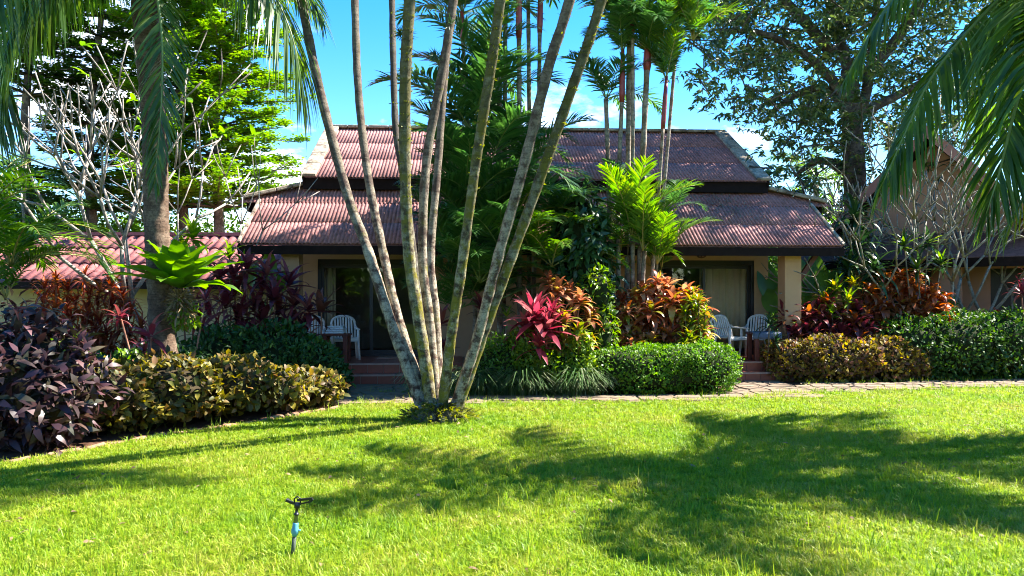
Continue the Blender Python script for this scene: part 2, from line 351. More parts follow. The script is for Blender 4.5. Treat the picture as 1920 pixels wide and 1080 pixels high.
# stone edging of the left bed
M['edge'] = plain('edging_stone', (.30, .17, .11), .95, .4, 8, .6, .2)
mb = MB(); mb.tube([(-.5, 0, 0), (-.42, 0, 0), (.42, 0, 0), (.5, 0, 0)], [.30, .46, .46, .3], 7)
edge_me = mb.mesh('edging_stone', M['edge'])
edg = thing('bed_edging', 'row of small reddish stones edging the left planting bed', 'edging', (-4, 8.6, 0))
seg = [Vector((x, y, 0)) for x, y in BED_EDGE[1:-1]]
for a, c in zip(seg[:-1], seg[1:]):
    n = max(1, int((c - a).length / .21)); d = (c - a)
    for k in range(n):
        p = a + d * ((k + .5) / n)
        s = random.uniform(.75, 1.1)
        obj('edging_stone', edge_me, edg, (p.x + 4 + random.uniform(-.02, .02), p.y - 8.6, .012), (random.uniform(-.3, .3), random.uniform(-.1, .1), math.atan2(d.y, d.x) + random.uniform(-.15, .15)), (.2 * s, .13 * s, .09 * s * random.uniform(.6, 1.1)))

# ------------------------------------------------------------------ bungalow
def roof_mat(name, c, c2):
    m, t, b = new_mat(name); oi = t.nodes.new('ShaderNodeObjectInfo'); g = t.nodes.new('ShaderNodeNewGeometry')
    n1 = noise(t, 1.3, 6, .65, g.outputs['Position']); r1 = ramp(t, [(.3, c), (.7, c2)]); t.links.new(n1, r1.inputs[0])
    r0 = ramp(t, [(0, (.82, .82, .82)), (1, (1.12, 1.1, 1.08))]); t.links.new(oi.outputs['Random'], r0.inputs[0])
    n2 = noise(t, 11, 6, .7, g.outputs['Position']); r2 = ramp(t, [(.35, (.55, .55, .52)), (.55, (1, 1, 1)), (.8, (1.12, 1.12, 1.1))]); t.links.new(n2, r2.inputs[0])
    cc = mixc(t, 1.0, mixc(t, 1.0, r1.outputs[0], r0.outputs[0], 'MULTIPLY'), r2.outputs[0], 'MULTIPLY')
    t.links.new(cc, b.inputs['Base Color']); b.inputs['Roughness'].default_value = .75; b.inputs['Specular IOR Level'].default_value = .2
    bump(t, b, n2, .25, .01); return m
M['roof'] = roof_mat('red_fibre_cement', (.32, .135, .128), (.43, .21, .19))
M['roof_l'] = roof_mat('pink_roof_tile', (.31, .10, .095), (.40, .15, .14))
M['cap'] = bark_mat('weathered_concrete_cap', (.16, .12, .09), (.42, .34, .25), (.12, .115, .06), 0, .33, 4, 1, .46)
M['fascia'] = plain('dark_brown_timber', (.016, .009, .008), .8, .35, 9, .2, .12)
M['brace'] = plain('red_brown_timber', (.11, .035, .022), .6, .3, 9, .2)
M['wall'] = plain('peach_render', (.50, .30, .17), .9, .09, 2.5, .15, .2)
M['wall_p'] = plain('salmon_render', (.55, .30, .20), .9, .09, 2.5, .15, .2)
M['frame'] = plain('dark_bronze_aluminium', (.018, .013, .012), .4, .2, 5, .05)
M['terra'] = plain('terracotta_tile', (.30, .075, .045), .38, .28, 5, .1)
M['nosing'] = plain('step_nosing', (.42, .26, .2), .6, .15, 8, .1)
M['curtain'] = plain('beige_curtain', (.62, .47, .30), .9, .08, 3, 0)
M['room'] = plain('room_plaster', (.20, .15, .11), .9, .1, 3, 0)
M['conc'] = plain('concrete', (.32, .27, .22), .9, .2, 4, .3)
m, t, b = new_mat('window_glass')
gl = t.nodes.new('ShaderNodeBsdfGlossy'); gl.inputs['Roughness'].default_value = .02; gl.inputs['Color'].default_value = (.9, .95, .95, 1)
tp = t.nodes.new('ShaderNodeBsdfTransparent'); tp.inputs['Color'].default_value = (.93, .94, .93, 1)
lw = t.nodes.new('ShaderNodeFresnel'); lw.inputs['IOR'].default_value = 1.4
ms = t.nodes.new('ShaderNodeMixShader'); t.links.new(lw.outputs[0], ms.inputs[0]); t.links.new(tp.outputs[0], ms.inputs[1]); t.links.new(gl.outputs[0], ms.inputs[2])
t.links.new(ms.outputs[0], t.nodes['Material Output'].inputs['Surface']); M['glass'] = m

HL = (0.6, 16.0, 0.0); YAW = R(3.3)
house = thing('bungalow', 'peach bungalow with two-tier dark red corrugated roof behind the garden', 'house', HL, YAW)
HM = Matrix.Translation(HL) @ Matrix.Rotation(YAW, 4, 'Z')
# walls
mb = MB()
def wbox(mb, u0, u1, v0, v1, z0, z1): mb.box(((u0 + u1) / 2, (v0 + v1) / 2, (z0 + z1) / 2), (u1 - u0, v1 - v0, z1 - z0))
for u0, u1 in ((-5.05, -4.74), (-2.5, 2.5), (4.74, 5.05)): wbox(mb, u0, u1, 0, .15, 0, 2.44)
wbox(mb, -5.05, 5.05, 0, .15, 2.44, 3.55)
mb.build('front_wall', M['wall'], house)
mb = MB(); wbox(mb, -5.05, -4.9, .15, 6.2, 0, 3.5); wbox(mb, 4.9, 5.05, .15, 6.2, 0, 3.5); wbox(mb, -5.05, 5.05, 6.2, 6.35, 0, 3.5)
for s in (-1, 1):
    mb.add([(s * 4.93, .3, 3.5), (s * 4.93, 5.3, 3.5), (s * 4.93, 5.3, 4.1), (s * 4.93, 2.8, 5.75), (s * 4.93, .3, 4.1)], [(0, 1, 2, 3, 4)])
mb.build('side_wall', M['wall'], house)
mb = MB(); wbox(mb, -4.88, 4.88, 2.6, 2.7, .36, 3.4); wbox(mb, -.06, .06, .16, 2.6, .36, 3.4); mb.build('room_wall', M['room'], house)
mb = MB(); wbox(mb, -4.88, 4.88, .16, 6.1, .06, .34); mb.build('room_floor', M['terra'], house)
# roof sheets
WV = .076
PROF = [1, .9, .25, -1, .25, .9]
def sheet_mesh(name, nw, L, mat, wave=WV, amp=.0125, lo=None, hi=None, per=6):
    n = nw * per; V = []; Fc = []
    for i in range(n + 1):
        x = -nw * wave / 2 + i * wave / per
        z = amp * PROF[i % 6]
        y1 = L if hi is None else max(.002, hi(x))
        V += [(x, -.0, z - .014), (x, 0, z), (x, y1, z)]
    for i in range(n):
        a = i * 3; c = a + 3
        Fc += [(a, c, c + 1, a + 1), (a + 1, c + 1, c + 2, a + 2)]
    me = bpy.data.meshes.new(name); me.from_pydata(V, [], Fc); me.materials.append(mat)
    me.polygons.foreach_set('use_smooth', [i % 2 == 1 for i in range(len(me.polygons))]); return me
SW = 7 * WV
def lay_roof(parent, O, S, up, nrmv, rows, length, ucount, me, sw, tilt=.011):
    th = math.atan2(up.z, up.y)
    for r in range(rows):
        L = length / rows
        for i in range(ucount):
            u = (i - (ucount - 1) / 2) * sw
            p = O + up * (r * L) + nrmv * tilt
            obj('roof_sheet', me, parent, (u, p.y, p.z + random.uniform(-.002, .003)), (th - tilt / L, 0, random.uniform(-.003, .003)))
# upper roof front
E = Vector((0, -.08, 4.17)); Rg = Vector((0, 2.8, 5.86)); up = (Rg - E).normalized(); nv = Vector((0, -up.z, up.y)); UL = (Rg - E).length
roof = MB(); roof.add([(-5, E.y, E.z - .02), (5, E.y, E.z - .02), (5, Rg.y, Rg.z - .02), (-5, Rg.y, Rg.z - .02), (5, 5.68, E.z - .02), (-5, 5.68, E.z - .02)], [(0, 1, 2, 3), (3, 2, 4, 5)])
rf_u = roof.build('upper_roof', M['roof'], house)
me_u = sheet_mesh('roof_sheet', 7, UL / 3 + .05, M['roof'])
lay_roof(rf_u, E, None, up, nv, 3, UL, 19, me_u, 10.0 / 19)
# lower roof front
E2 = Vector((0, -1.75, 2.64)); T2 = Vector((0, .3, 4.05)); up2 = (T2 - E2).normalized(); nv2 = Vector((0, -up2.z, up2.y)); LL = (T2 - E2).length
roof = MB(); q = E2.lerp(T2, .70)
roof.add([(-5.83, E2.y + .02, E2.z - .03), (5.83, E2.y + .02, E2.z - .03), (5.83, q.y, q.z - .03), (-5.83, q.y, q.z - .03), (-5.05, T2.y, T2.z - .03), (5.05, T2.y, T2.z - .03), (-6.17, q.y, q.z - .03), (6.17, q.y, q.z - .03)],
         [(0, 1, 2, 3), (3, 2, 5, 4), (6, 3, 4), (2, 7, 5)])
# side skirts and back
for s in (-1, 1):
    roof.add([(s * 5, .3, 4.03), (s * 6.2, -.26, 3.64), (s * 6.2, 5.9, 3.64), (s * 5, 5.3, 4.03)], [(0, 1, 2, 3)])
roof.add([(-5.85, 7.35, 2.62), (5.85, 7.35, 2.62), (5, 5.3, 4.03), (-5, 5.3, 4.03)], [(0, 1, 2, 3)])
rf_l = roof.build('lower_roof', M['roof'], house)
me_l = sheet_mesh('roof_sheet', 7, LL / 3 + .05, M['roof'])
lay_roof(rf_l, E2, None, up2, nv2, 2, LL * 2 / 3, 22, me_l, SW)
L3 = LL / 3; th2 = math.atan2(up2.z, up2.y); O3 = E2 + up2 * (2 * L3) + nv2 * .011
for i in range(25):
    u = (i - 12) * SW
    if abs(u) + SW / 2 <= 5.05: me = me_l
    else: me = sheet_mesh('roof_sheet', 7, L3, M['roof'], hi=lambda x, u=u: min(L3 + .03, L3 + .03 - (abs(u + x) - 5.0) * .57) if abs(u + x) < 6.25 else .002)
    obj('roof_sheet', me, rf_l, (u, O3.y, O3.z), (th2 - .011 / L3, 0, 0))
# caps: ridge, verges, hips
def caps(a, c, wd, h, n, parent, up=Vector((0, 0, 1)), name='cap_tile'):
    a = Vector(a); c = Vector(c)
    for k in range(n):
        p = a.lerp(c, (k + .008) / n); q = a.lerp(c, (k + .992) / n)
        bb = MB(); dz = Vector((0, 0, .002 * (k % 2)))
        bb.bar(p + dz, q + dz, wd, h, up); bevel(bb.build(name, M['cap'], parent), .02, 2)
caps((-5.05, 2.8, 5.9), (5.05, 2.8, 5.9), .26, .07, 20, rf_u, name='ridge_tile')
for s in (-1, 1):
    caps((s * 4.92, E.y - .03, E.z + .035), (s * 4.92, 2.72, 5.88), .32, .07, 5, rf_u, nv)
    caps((s * 4.92, 5.72, E.z + .035), (s * 4.92, 2.88, 5.88), .32, .07, 5, rf_u, Vector((0, up.z, up.y)))
    caps((s * 5.0, .2, 4.09), (s * 6.22, -.30, 3.70), .28, .08, 4, rf_l)
    caps((s * 5.86, E2.y, E2.z + .02), (s * 5.86, q.y, q.z + .03), .07, .05, 3, rf_l, nv2)
# fascias
mb = MB(); wbox(mb, -5.04, 5.04, -.02, .03, 3.93, 4.16); wbox(mb, -5.04, 5.04, 5.57, 5.62, 3.93, 4.16)
for s in (-1, 1):
    mb.bar((s * 5.03, -.05, E.z - .09), (s * 5.03, 2.8, 5.78), .04, .2, nv); mb.bar((s * 5.03, 5.65, E.z - .09), (s * 5.03, 2.8, 5.78), .04, .2, Vector((0, up.z, up.y)))
mb.build('upper_fascia', M['fascia'], rf_u)
mb = MB(); wbox(mb, -5.87, 5.87, -1.74, -1.70, 2.44, 2.605)
for s in (-1, 1):
    mb.bar((s * 5.87, -1.69, E2.z - .12), (s * 5.87, q.y, q.z - .12), .04, .17, nv2)
    wbox(mb, s * 6.12 - .03, s * 6.12 + .03, -.24, 5.8, 3.42, 3.60)
    wbox(mb, min(s * 5.3, s * 6.09), max(s * 5.3, s * 6.09), -.2, -.16, 3.4, 3.6)
mb.build('eave_fascia', M['fascia'], rf_l)
mb = MB()
for k in range(13):
    u = -5.7 + k * .95; mb.bar((u, -1.66, E2.z - .09), (u, -.02, E2.z + .99), .06, .1, nv2)
mb.build('rafters', M['fascia'], rf_l)
# porch columns and braces
for s in (-1, 1):
    bb = MB(); wbox(bb, s * 4.98 - .17, s * 4.98 + .17, -1.42, -1.06, .0, 2.82); bevel(bb.build('porch_column', M['wall'], house), .012, 2)
    bb = MB(); bb.bar((s * 5.14, -1.24, 1.93), (s * 5.62, -1.24, 2.62), .09, .09); bb.build('brace', M['brace'], house)
# doors
def wavy(u0, u1, v, z0, z1, name, parent):
    n = 60; V = []; Fc = []
    for i in range(n + 1):
        u = u0 + (u1 - u0) * i / n; y = v + .035 * math.sin((u - u0) * 42) + .012 * math.sin(u * 91)
        V += [(u, y, z0), (u, y * 1.0 + .0, z1)]
    for i in range(n): Fc.append((2 * i, 2 * i + 2, 2 * i + 3, 2 * i + 1))
    me = bpy.data.meshes.new(name); me.from_pydata(V, [], Fc); me.materials.append(M['curtain']); me.polygons.foreach_set('use_smooth', [True] * n)
    o = obj(name, me, parent); sm = o.modifiers.new('thick', 'SOLIDIFY'); sm.thickness = .004; return o
for s in (-1, 1):
    a, c = sorted((s * 4.74, s * 2.5)); mid = (a + c) / 2
    mb = MB(); wbox(mb, a, a + .07, .02, .13, .37, 2.44); wbox(mb, c - .07, c, .02, .13, .37, 2.44); wbox(mb, a + .07, c - .07, .02, .13, 2.33, 2.44); wbox(mb, a + .07, c - .07, .02, .13, .37, .42)
    d = mb.build('sliding_door', M['frame'], house)
    for k, (p0, p1, vv) in enumerate(((a + .07, mid + .04, .06), (mid - .04, c - .07, .10))):
        mb = MB(); wbox(mb, p0, p0 + .06, vv - .015, vv + .015, .42, 2.33); wbox(mb, p1 - .06, p1, vv - .015, vv + .015, .42, 2.33)
        wbox(mb, p0 + .06, p1 - .06, vv - .015, vv + .015, 2.26, 2.33); wbox(mb, p0 + .06, p1 - .06, vv - .015, vv + .015, .42, .50)
        mb.build('door_sash', M['frame'], d)
        mb = MB(); wbox(mb, p0 + .06, p1 - .06, vv - .003, vv + .003, .50, 2.26); mb.build('glass_pane', M['glass'], d)
    if s > 0: wavy(mid - .05, c - .08, .19, .37, 2.38, 'curtain', house)
    else: wavy(a + .06, a + .34, .24, .37, 2.38, 'curtain', house)
    # oval number plaque over the door
    mb = MB(); n = 24
    ring = [(math.cos(2 * math.pi * k / n) * .105, math.sin(2 * math.pi * k / n) * .062) for k in range(n)]
    mb.add([(x, -.025, z) for x, z in ring] + [(x, 0, z) for x, z in ring], [tuple(range(n))[::-1]] + [(k, (k + 1) % n, n + (k + 1) % n, n + k) for k in range(n)])
    uu = 3.55 if s > 0 else -3.52
    pl = mb.build('number_plaque', M['brace'], house, loc=(uu, 0, 2.545))
    mb = MB()
    for k in (-.035, .03): mb.tube([(k + .018 * math.cos(2 * math.pi * j / 10), -.028, .024 * math.sin(2 * math.pi * j / 10)) for j in range(11)], [.005] * 11, 4)
    mb.build('plaque_figure', M['nosing'], pl)
# porches, tiles, steps
mb = MB(); wbox(mb, -.145, .145, -.145, .145, -.02, .012); tile_me = mb.mesh('floor_tile', M['terra'])
mb = MB(); wbox(mb, -.145, .145, -.012, .01, -.085, .075); riser_me = mb.mesh('riser_tile', M['terra'])
for s in (-1, 1):
    a, c = sorted((s * 5.25, s * 1.5))
    mb = MB(); wbox(mb, a, c, -1.72, -.001, 0, .345); pch = mb.build('porch', M['conc'], house)
    n = int((c - a) / .3)
    for i in range(n):
        for j in range(6): obj('floor_tile', tile_me, pch, (a + .15 + i * .3, -.16 - j * .285, .35), (0, 0, 0), (1, .95, 1))
        obj('riser_tile', riser_me, pch, (a + .15 + i * .3, -1.725, .27), (0, 0, 0))
    s0, s1 = ((-4.15, -2.3) if s < 0 else (3.45, 4.95))
    mb = MB(); wbox(mb, s0, s1, -2.05, -1.735, 0, .165); st = mb.build('step', M['conc'], house)
    k = int(round((s1 - s0) / .3)); wd = (s1 - s0) / k
    for i in range(k):
        obj('floor_tile', tile_me, st, (s0 + wd * (i + .5), -1.9, .172), (0, 0, 0), (wd / .3, 1.05, 1))
        obj('riser_tile', riser_me, st, (s0 + wd * (i + .5), -2.056, .09), (0, 0, 0), (wd / .3, 1, 1))
    mb = MB(); wbox(mb, s0, s1, -2.085, -2.05, .158, .19); wbox(mb, s0, s1, -1.75, -1.715, .338, .37); mb.build('step_nosing', M['nosing'], st)

# ------------------------------------------------------------------ left neighbour house (low pink roof)
lh = thing('neighbour_house', 'low house with pink corrugated tile roof behind the left frangipani', 'house', (-9.6, 19.5, 0), R(2))
mb = MB(); wbox(mb, -4.2, 5.1, .3, 4, 0, 2.3); mb.build('wall', plain('yellow_brick', (.46, .36, .2), .9, .15, 4, .3), lh)
e = Vector((0, -.5, 2.05)); rg = Vector((0, 2.1, 3.45)); u3 = (rg - e).normalized(); n3 = Vector((0, -u3.z, u3.y)); l3 = (rg - e).length
mb = MB(); mb.add([(-4.0, e.y, e.z - .05), (5.4, e.y, e.z - .05), (5.4, rg.y, rg.z - .05), (-4.0, rg.y, rg.z - .05), (5.4, 4.7, 2.0), (-4.0, 4.7, 2.0)], [(0, 1, 2, 3), (3, 2, 4, 5)]); rr = mb.build('roof', M['roof_l'], lh)
me_n = sheet_mesh('roof_sheet', 3, l3 / 3 + .05, M['roof_l'], wave=.26, amp=.035, per=6)
lay_roof(rr, e, None, u3, n3, 3, l3, 12, me_n, .78, .04)
mb = MB(); mb.bar((-4.1, rg.y, rg.z + .03), (5.4, rg.y, rg.z + .03), .3, .1); mb.build('ridge_tile', M['roof_l'], rr)
mb = MB(); wbox(mb, -4.1, 5.45, -.52, -.47, 1.85, 2.03); mb.build('fascia', M['fascia'], rr)
# ------------------------------------------------------------------ right neighbour house with gable
rh = thing('gabled_house', 'salmon house with steep brown gable behind the right frangipani', 'house', (10.15, 17.9, 0), R(-36))
M['roof_r'] = roof_mat('brown_roof_tile', (.16, .085, .075), (.22, .12, .10)); M['barge'] = plain('salmon_barge_board', (.36, .15, .11), .7, .15, 5, .2)
mb = MB(); wbox(mb, -2.3, -1.1, 0, .2, 0, 3.2); wbox(mb, 0, 1.2, 0, .2, 0, 3.2); wbox(mb, 2.2, 3.4, 0, .2, 0, 3.2); wbox(mb, -1.1, 0, 0, .2, 2.3, 3.2); wbox(mb, 1.2, 2.2, 0, .2, 2.3, 3.2); wbox(mb, 1.2, 2.2, 0, .2, 0, 1.0)
wbox(mb, -2.3, -2.1, .2, 7, 0, 3.2); wbox(mb, 3.2, 3.4, .2, 7, 0, 3.2)
mb.add([(-2.1, .1, 3.2), (2.1, .1, 3.2), (0, .1, 5.38), (-2.1, .3, 3.2), (2.1, .3, 3.2), (0, .3, 5.38)], [(0, 1, 2), (5, 4, 3)])
mb.build('wall', M['wall_p'], rh)
mb = MB(); wbox(mb, -1.1, 0, .08, .14, 0, 2.3); mb.build('door', M['frame'], rh)
mb = MB(); wbox(mb, 1.2, 2.2, .06, .12, 1.0, 2.3); mb.build('window', M['frame'], rh)
mb = MB(); sf = MB(); v0, v1 = -.8, 7.6
for s in (-1, 1):
    e0 = (s * 2.55, 2.9); r0_ = (0, 5.56)
    V = [(e0[0], v0, e0[1]), (r0_[0], v0, r0_[1]), (0, v1, r0_[1]), (e0[0], v1, e0[1])]
    mb.add([(x, y, z) for x, y, z in V] + [(x, y, z - .05) for x, y, z in V], [(0, 1, 2, 3), (7, 6, 5, 4), (0, 3, 7, 4), (3, 2, 6, 7), (0, 4, 5, 1)])
    sf.add([(x, y + .03, z - .10) for x, y, z in V] + [(x, y + .03, z - .16) for x, y, z in V], [(0, 1, 2, 3), (7, 6, 5, 4), (0, 3, 7, 4), (3, 2, 6, 7), (0, 4, 5, 1)])
rr = mb.build('gable_roof', M['roof_r'], rh); sf.build('soffit', M['fascia'], rr)
for s in (-1, 1):
    mb = MB(); o_ = .03
    V = [(s * 2.62, 2.62), (s * 2.62, 2.9), (0, 5.62), (0, 5.34)]
    mb.add([(x, v0 - .06, z) for x, z in V] + [(x, v0 - .004, z) for x, z in V], [(0, 1, 2, 3), (7, 6, 5, 4), (0, 4, 5, 1), (1, 5, 6, 2), (2, 6, 7, 3), (3, 7, 4, 0)]); mb.build('barge_board', M['barge'], rr)
mb = MB(); mb.add([(-3.2, -1.3, 2.52), (3.9, -1.3, 2.52), (3.9, .0, 3.18), (-3.2, 0, 3.18), (-3.2, -1.3, 2.44), (3.9, -1.3, 2.44), (3.9, .0, 3.10), (-3.2, 0, 3.10)], [(0, 1, 2, 3), (7, 6, 5, 4), (0, 4, 5, 1), (0, 3, 7, 4), (1, 5, 6, 2)]); mb.build('skirt_roof', M['roof_r'], rh)
mb = MB(); wbox(mb, -3.2, 3.9, -1.34, -1.305, 2.3, 2.5); mb.build('fascia', M['fascia'], rh)
for u in (-2.6, .5, 3.2):
    mb = MB(); wbox(mb, u - .2, u + .2, -1.1, -.7, 0, 2.62); mb.build('porch_column', M['wall_p'], rh)
# ================================================================== plant builders
def frond_data(path, leaf_len, n, width, droop=.5, ang=(70, 35), vee=.25, start=.12, jitter=.12, twist=0.0, gap=0.0, sag_tip=1.0):
    """one pinnate palm leaf: numpy verts/tris of the leaflets along a curved rib"""
    P = np.array([list(p) for p in path], float)
    # resample the rib
    dl = np.r_[0, np.cumsum(np.linalg.norm(np.diff(P, axis=0), axis=1))]; T = dl / dl[-1]
    def at(s):
        return np.array([np.interp(s, T, P[:, k]) for k in range(3)]).T
    V = []; Tr = []; rn = []; tt = []
    ss = start + (1 - start) * (np.arange(n) + .5) / n
    up0 = np.array([0, 0, 1.0])
    for s in ss:
        for side in (-1, 1):
            if random.random() < gap: continue
            sj = min(.999, max(0, s + random.uniform(-.3, .3) / n))
            p = at(np.array([sj]))[0]; q = at(np.array([min(1, sj + .03)]))[0]; q0 = at(np.array([max(0, sj - .03)]))[0]
            tg = q - q0; tg /= np.linalg.norm(tg) + 1e-9
            sd = np.cross(tg, up0)
            if np.linalg.norm(sd) < .15: sd = np.array([1.0, 0, 0]) - tg * tg[0]
            sd /= np.linalg.norm(sd); nn = np.cross(sd, tg)
            if twist:
                c, s_ = math.cos(twist), math.sin(twist); sd, nn = sd * c + nn * s_, nn * c - sd * s_
            a = R(ang[0] + (ang[1] - ang[0]) * s + random.uniform(-8, 8))
            d = tg * math.cos(a) + side * sd * math.sin(a) + nn * (vee + random.uniform(-jitter, jitter)); d /= np.linalg.norm(d)
            prof = (.45 + .55 * math.sin(math.pi * min(1, (s - start) / (1 - start) * .75 + .22))) * (1 - .25 * max(0, s - .75) / .25)
            L = leaf_len * prof * random.uniform(.88, 1.1); wd = width * (.7 + .3 * prof)
            wv = np.cross(d, nn if random.random() < .7 else up0 + sd * .4); wv /= np.linalg.norm(wv) + 1e-9
            dr = droop * random.uniform(.7, 1.3)
            b = len(V); r = random.random()
            for k, (u, w_) in enumerate(((0, .35), (.3, 1.0), (.68, .75))):
                c = p + d * (L * u * (1 - .25 * dr * u)) + np.array([0, 0, -1]) * (L * dr * u * u)
                V.append(c - wv * wd * w_ * .5); V.append(c + wv * wd * w_ * .5); rn += [r, r]; tt += [u, u]
            V.append(p + d * (L * (1 - .25 * dr)) + np.array([0, 0, -1]) * (L * dr * sag_tip)); rn.append(r); tt.append(1)
            Tr += [(b, b + 2, b + 3), (b, b + 3, b + 1), (b + 2, b + 4, b + 5), (b + 2, b + 5, b + 3), (b + 4, b + 6, b + 5)]
    return np.array(V), np.array(Tr), np.array(rn), np.array(tt)
def smooth_path(pts, n=14):
    """Catmull-Rom through the control points"""
    p = [Vector(q) for q in pts]; p = [p[0] * 2 - p[1]] + p + [p[-1] * 2 - p[-2]]
    out = []; m = len(p) - 3
    for i in range(m):
        for k in range(max(2, n // m)):
            t = k / max(2, n // m)
            a, b, c, d = p[i:i + 4]
            out.append(.5 * ((2 * b) + (c - a) * t + (2 * a - 5 * b + 4 * c - d) * t * t + (3 * b - a - 3 * c + d) * t ** 3))
    out.append(p[-2]); return out
def frond_meshes(path, mat, rmat, rad=.018, **kw):
    V, T, rn, tt = frond_data(path, **kw)
    lm = tri_mesh('leaflets', V, T, mat, {'rnd': rn, 't': tt})
    mb = MB(); n = len(path); mb.tube(path, [rad * (1 - .85 * i / (n - 1)) + .002 for i in range(n)], 5)
    return mb.mesh('frond', rmat, True), lm
def put_frond(parent, ms, loc=(0, 0, 0), rot=(0, 0, 0), sc=1.0):
    f = obj('frond', ms[0], parent, loc, rot, (sc, sc, sc)); l = obj('leaflets', ms[1], f); tag(l, kind='stuff'); return f
def arc_path(L, elev, bend, n=12, side=0.0):
    """rib that leaves along +Y at the given elevation and bends down"""
    p = Vector((0, 0, 0)); out = [p.copy()]; a = R(elev)
    for k in range(n):
        f = (k + 1) / n; aa = a - R(bend) * f * f
        p = p + Vector((side * f * L / n, math.cos(aa) * L / n, math.sin(aa) * L / n)); out.append(p.copy())
    return out
def frond_set(mat, rmat, L, elevs, bends, rad=.018, **kw):
    return [frond_meshes(arc_path(L, e, b, 12, random.uniform(-.12, .12)), mat, rmat, rad, **kw) for e, b in zip(elevs, bends)]

# ---- the leaning clump palm in the middle of the lawn
CD = 9.65
clump = thing('clump_palm', 'clump of leaning mossy palm trunks fanning up from one base on the lawn', 'palm', (-1.0, CD, 0))
co = Vector((-1.0, CD, 0))
TR = [  # pixel path of each trunk, lean towards (-) or away (+) from the viewer over 6 m, radius, bark
    ([(797, 780), (735, 610), (690, 470), (650, 360), (600, 170), (565, 0)], .9, .096, 'clump_bark'),
    ([(803, 775), (748, 600), (720, 480), (690, 330), (672, 170), (665, 0)], 1.3, .085, 'clump_bark'),
    ([(812, 772), (790, 600), (776, 480), (756, 330), (742, 240), (737, 100), (735, 0)], 1.8, .075, 'clump_dark'),
    ([(814, 788), (785, 600), (767, 480), (760, 330), (760, 150), (768, 0)], -.5, .108, 'clump_moss'),
    ([(820, 782), (805, 600), (792, 480), (800, 300), (830, 130), (850, 0)], .1, .088, 'clump_bark'),
    ([(825, 776), (818, 600), (808, 480), (822, 300), (836, 115), (856, -30)], .9, .078, 'clump_bark'),
    ([(826, 790), (845, 640), (863, 520), (893, 300), (920, 130), (938, 0)], -1.6, .088, 'clump_moss'),
    ([(848, 780), (893, 640), (935, 480), (985, 300), (1030, 120), (1068, 0)], -1.2, .094, 'clump_bark'),
    ([(850, 788), (905, 630), (960, 480), (1025, 300), (1085, 130), (1128, 0)], -.8, .092, 'clump_moss')]
clump_fr = frond_set(M['palm_dark'], M['rachis'], 2.0, (65, 40, 15), (70, 80, 70), leaf_len=.6, n=34, width=.045, droop=.45)
for pts, dz, rad, bk in TR:
    P3 = []
    for px, py in pts:
        d = CD
        for _ in range(4):
            z = CH + (HZ - py) * d / F; d = CD - .12 * 0 + dz * max(0, z) / 6
        P3.append(Vector(((px - 960) * d / F, d, max(z, -.02))) - co)
    e = P3[-1] - P3[-2]; P3.append(P3[-1] + e * (2.6 / e.length) + Vector((0, 0, .3)))
    sp_ = smooth_path(P3, 48); n = len(sp_)
    # ringed, slightly uneven trunk
    rad *= .82
    rr = [(rad * (1.0 - .1 * min(1, i / n * 6)) if i < n / 6 else rad * (.9 - .12 * i / n)) * (1 + .05 * math.sin(i * 2.1) + .04 * random.uniform(-1, 1)) for i in range(n)]
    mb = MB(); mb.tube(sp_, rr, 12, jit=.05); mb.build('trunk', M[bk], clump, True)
    tip = sp_[-1]
    for k in range(7):
        put_frond(clump, clump_fr[k % 3], tip, (0, 0, k * .9 + random.random()), random.uniform(.8, 1.05))
    # moss ferns growing on the trunks
    if bk != 'clump_bark' or dz < .2:
        i0 = int(n * (.45 if bk == 'clump_moss' else .55)); idx = rng.integers(i0, n, 420 if bk == 'clump_moss' else 90)
        Dv = unit(len(idx)); Dv[:, 2] = np.abs(Dv[:, 2]) * .5
        A = np.array([list(sp_[i]) for i in idx]); rad_ = np.array([rr[i] for i in idx])
        u2 = Dv * np.array([1, 1, 0]); u2 = nrm(u2)
        me = leaves('moss_ferns', A + u2 * rad_[:, None] * .9, Dv, unit(len(idx)) + np.array([0, 0, 1.0]), rng.uniform(.015, .055, len(idx)), rng.uniform(.01, .022, len(idx)), T_LANCE, M['moss_leaf'])
        tag(obj('moss_ferns', me, clump), kind='stuff')
# small air plants like tufts of needles on two trunks
for (px, py, d, s) in ((806, 170, 9.75, .17), (818, 105, 9.7, .14), (765, 60, 9.6, .16), (752, 62, 9.6, .12), (845, 45, 9.7, .15)):
    n = 60; p = W(px, py, d) - co; Dv = unit(n); Dv[:, 0] -= .4; Dv = nrm(Dv)
    me = leaves('air_plant', np.tile(np.array(list(p)), (n, 1)), Dv, unit(n), rng.uniform(.6, 1.1, n) * s, .012, T_LANCE, M['drac']); obj('air_plant', me, clump)
# root mound
mb = MB()
for k in range(16):
    a = k / 16 * 2 * math.pi; r = random.uniform(.2, .3)
    mb.tube([(math.cos(a) * .12, math.sin(a) * .10, .22), (math.cos(a) * r * .8, math.sin(a) * r * .6, .13), (math.cos(a) * r * 1.35, math.sin(a) * r, -.02)], [.08, .065, .045], 7, jit=.4)
mb.build('root_mound', M['clump_dark'], clump, True)
n = 700; a = rng.uniform(0, 2 * math.pi, n); r = rng.uniform(.1, .45, n)
P = np.c_[np.cos(a) * r * 1.1 + .05, np.sin(a) * r * .8 - .06, np.maximum(.015, .24 - r * .45) + rng.uniform(0, .05, n)]
Dv = np.c_[np.cos(a), np.sin(a), rng.uniform(-.1, 1.1, n)]
tag(obj('base_ferns', leaves('base_ferns', P, Dv, unit(n) + np.array([0, 0, 1.5]), rng.uniform(.05, .15, n), rng.uniform(.015, .035, n), T_LANCE, M['moss_leaf']), clump), kind='stuff')

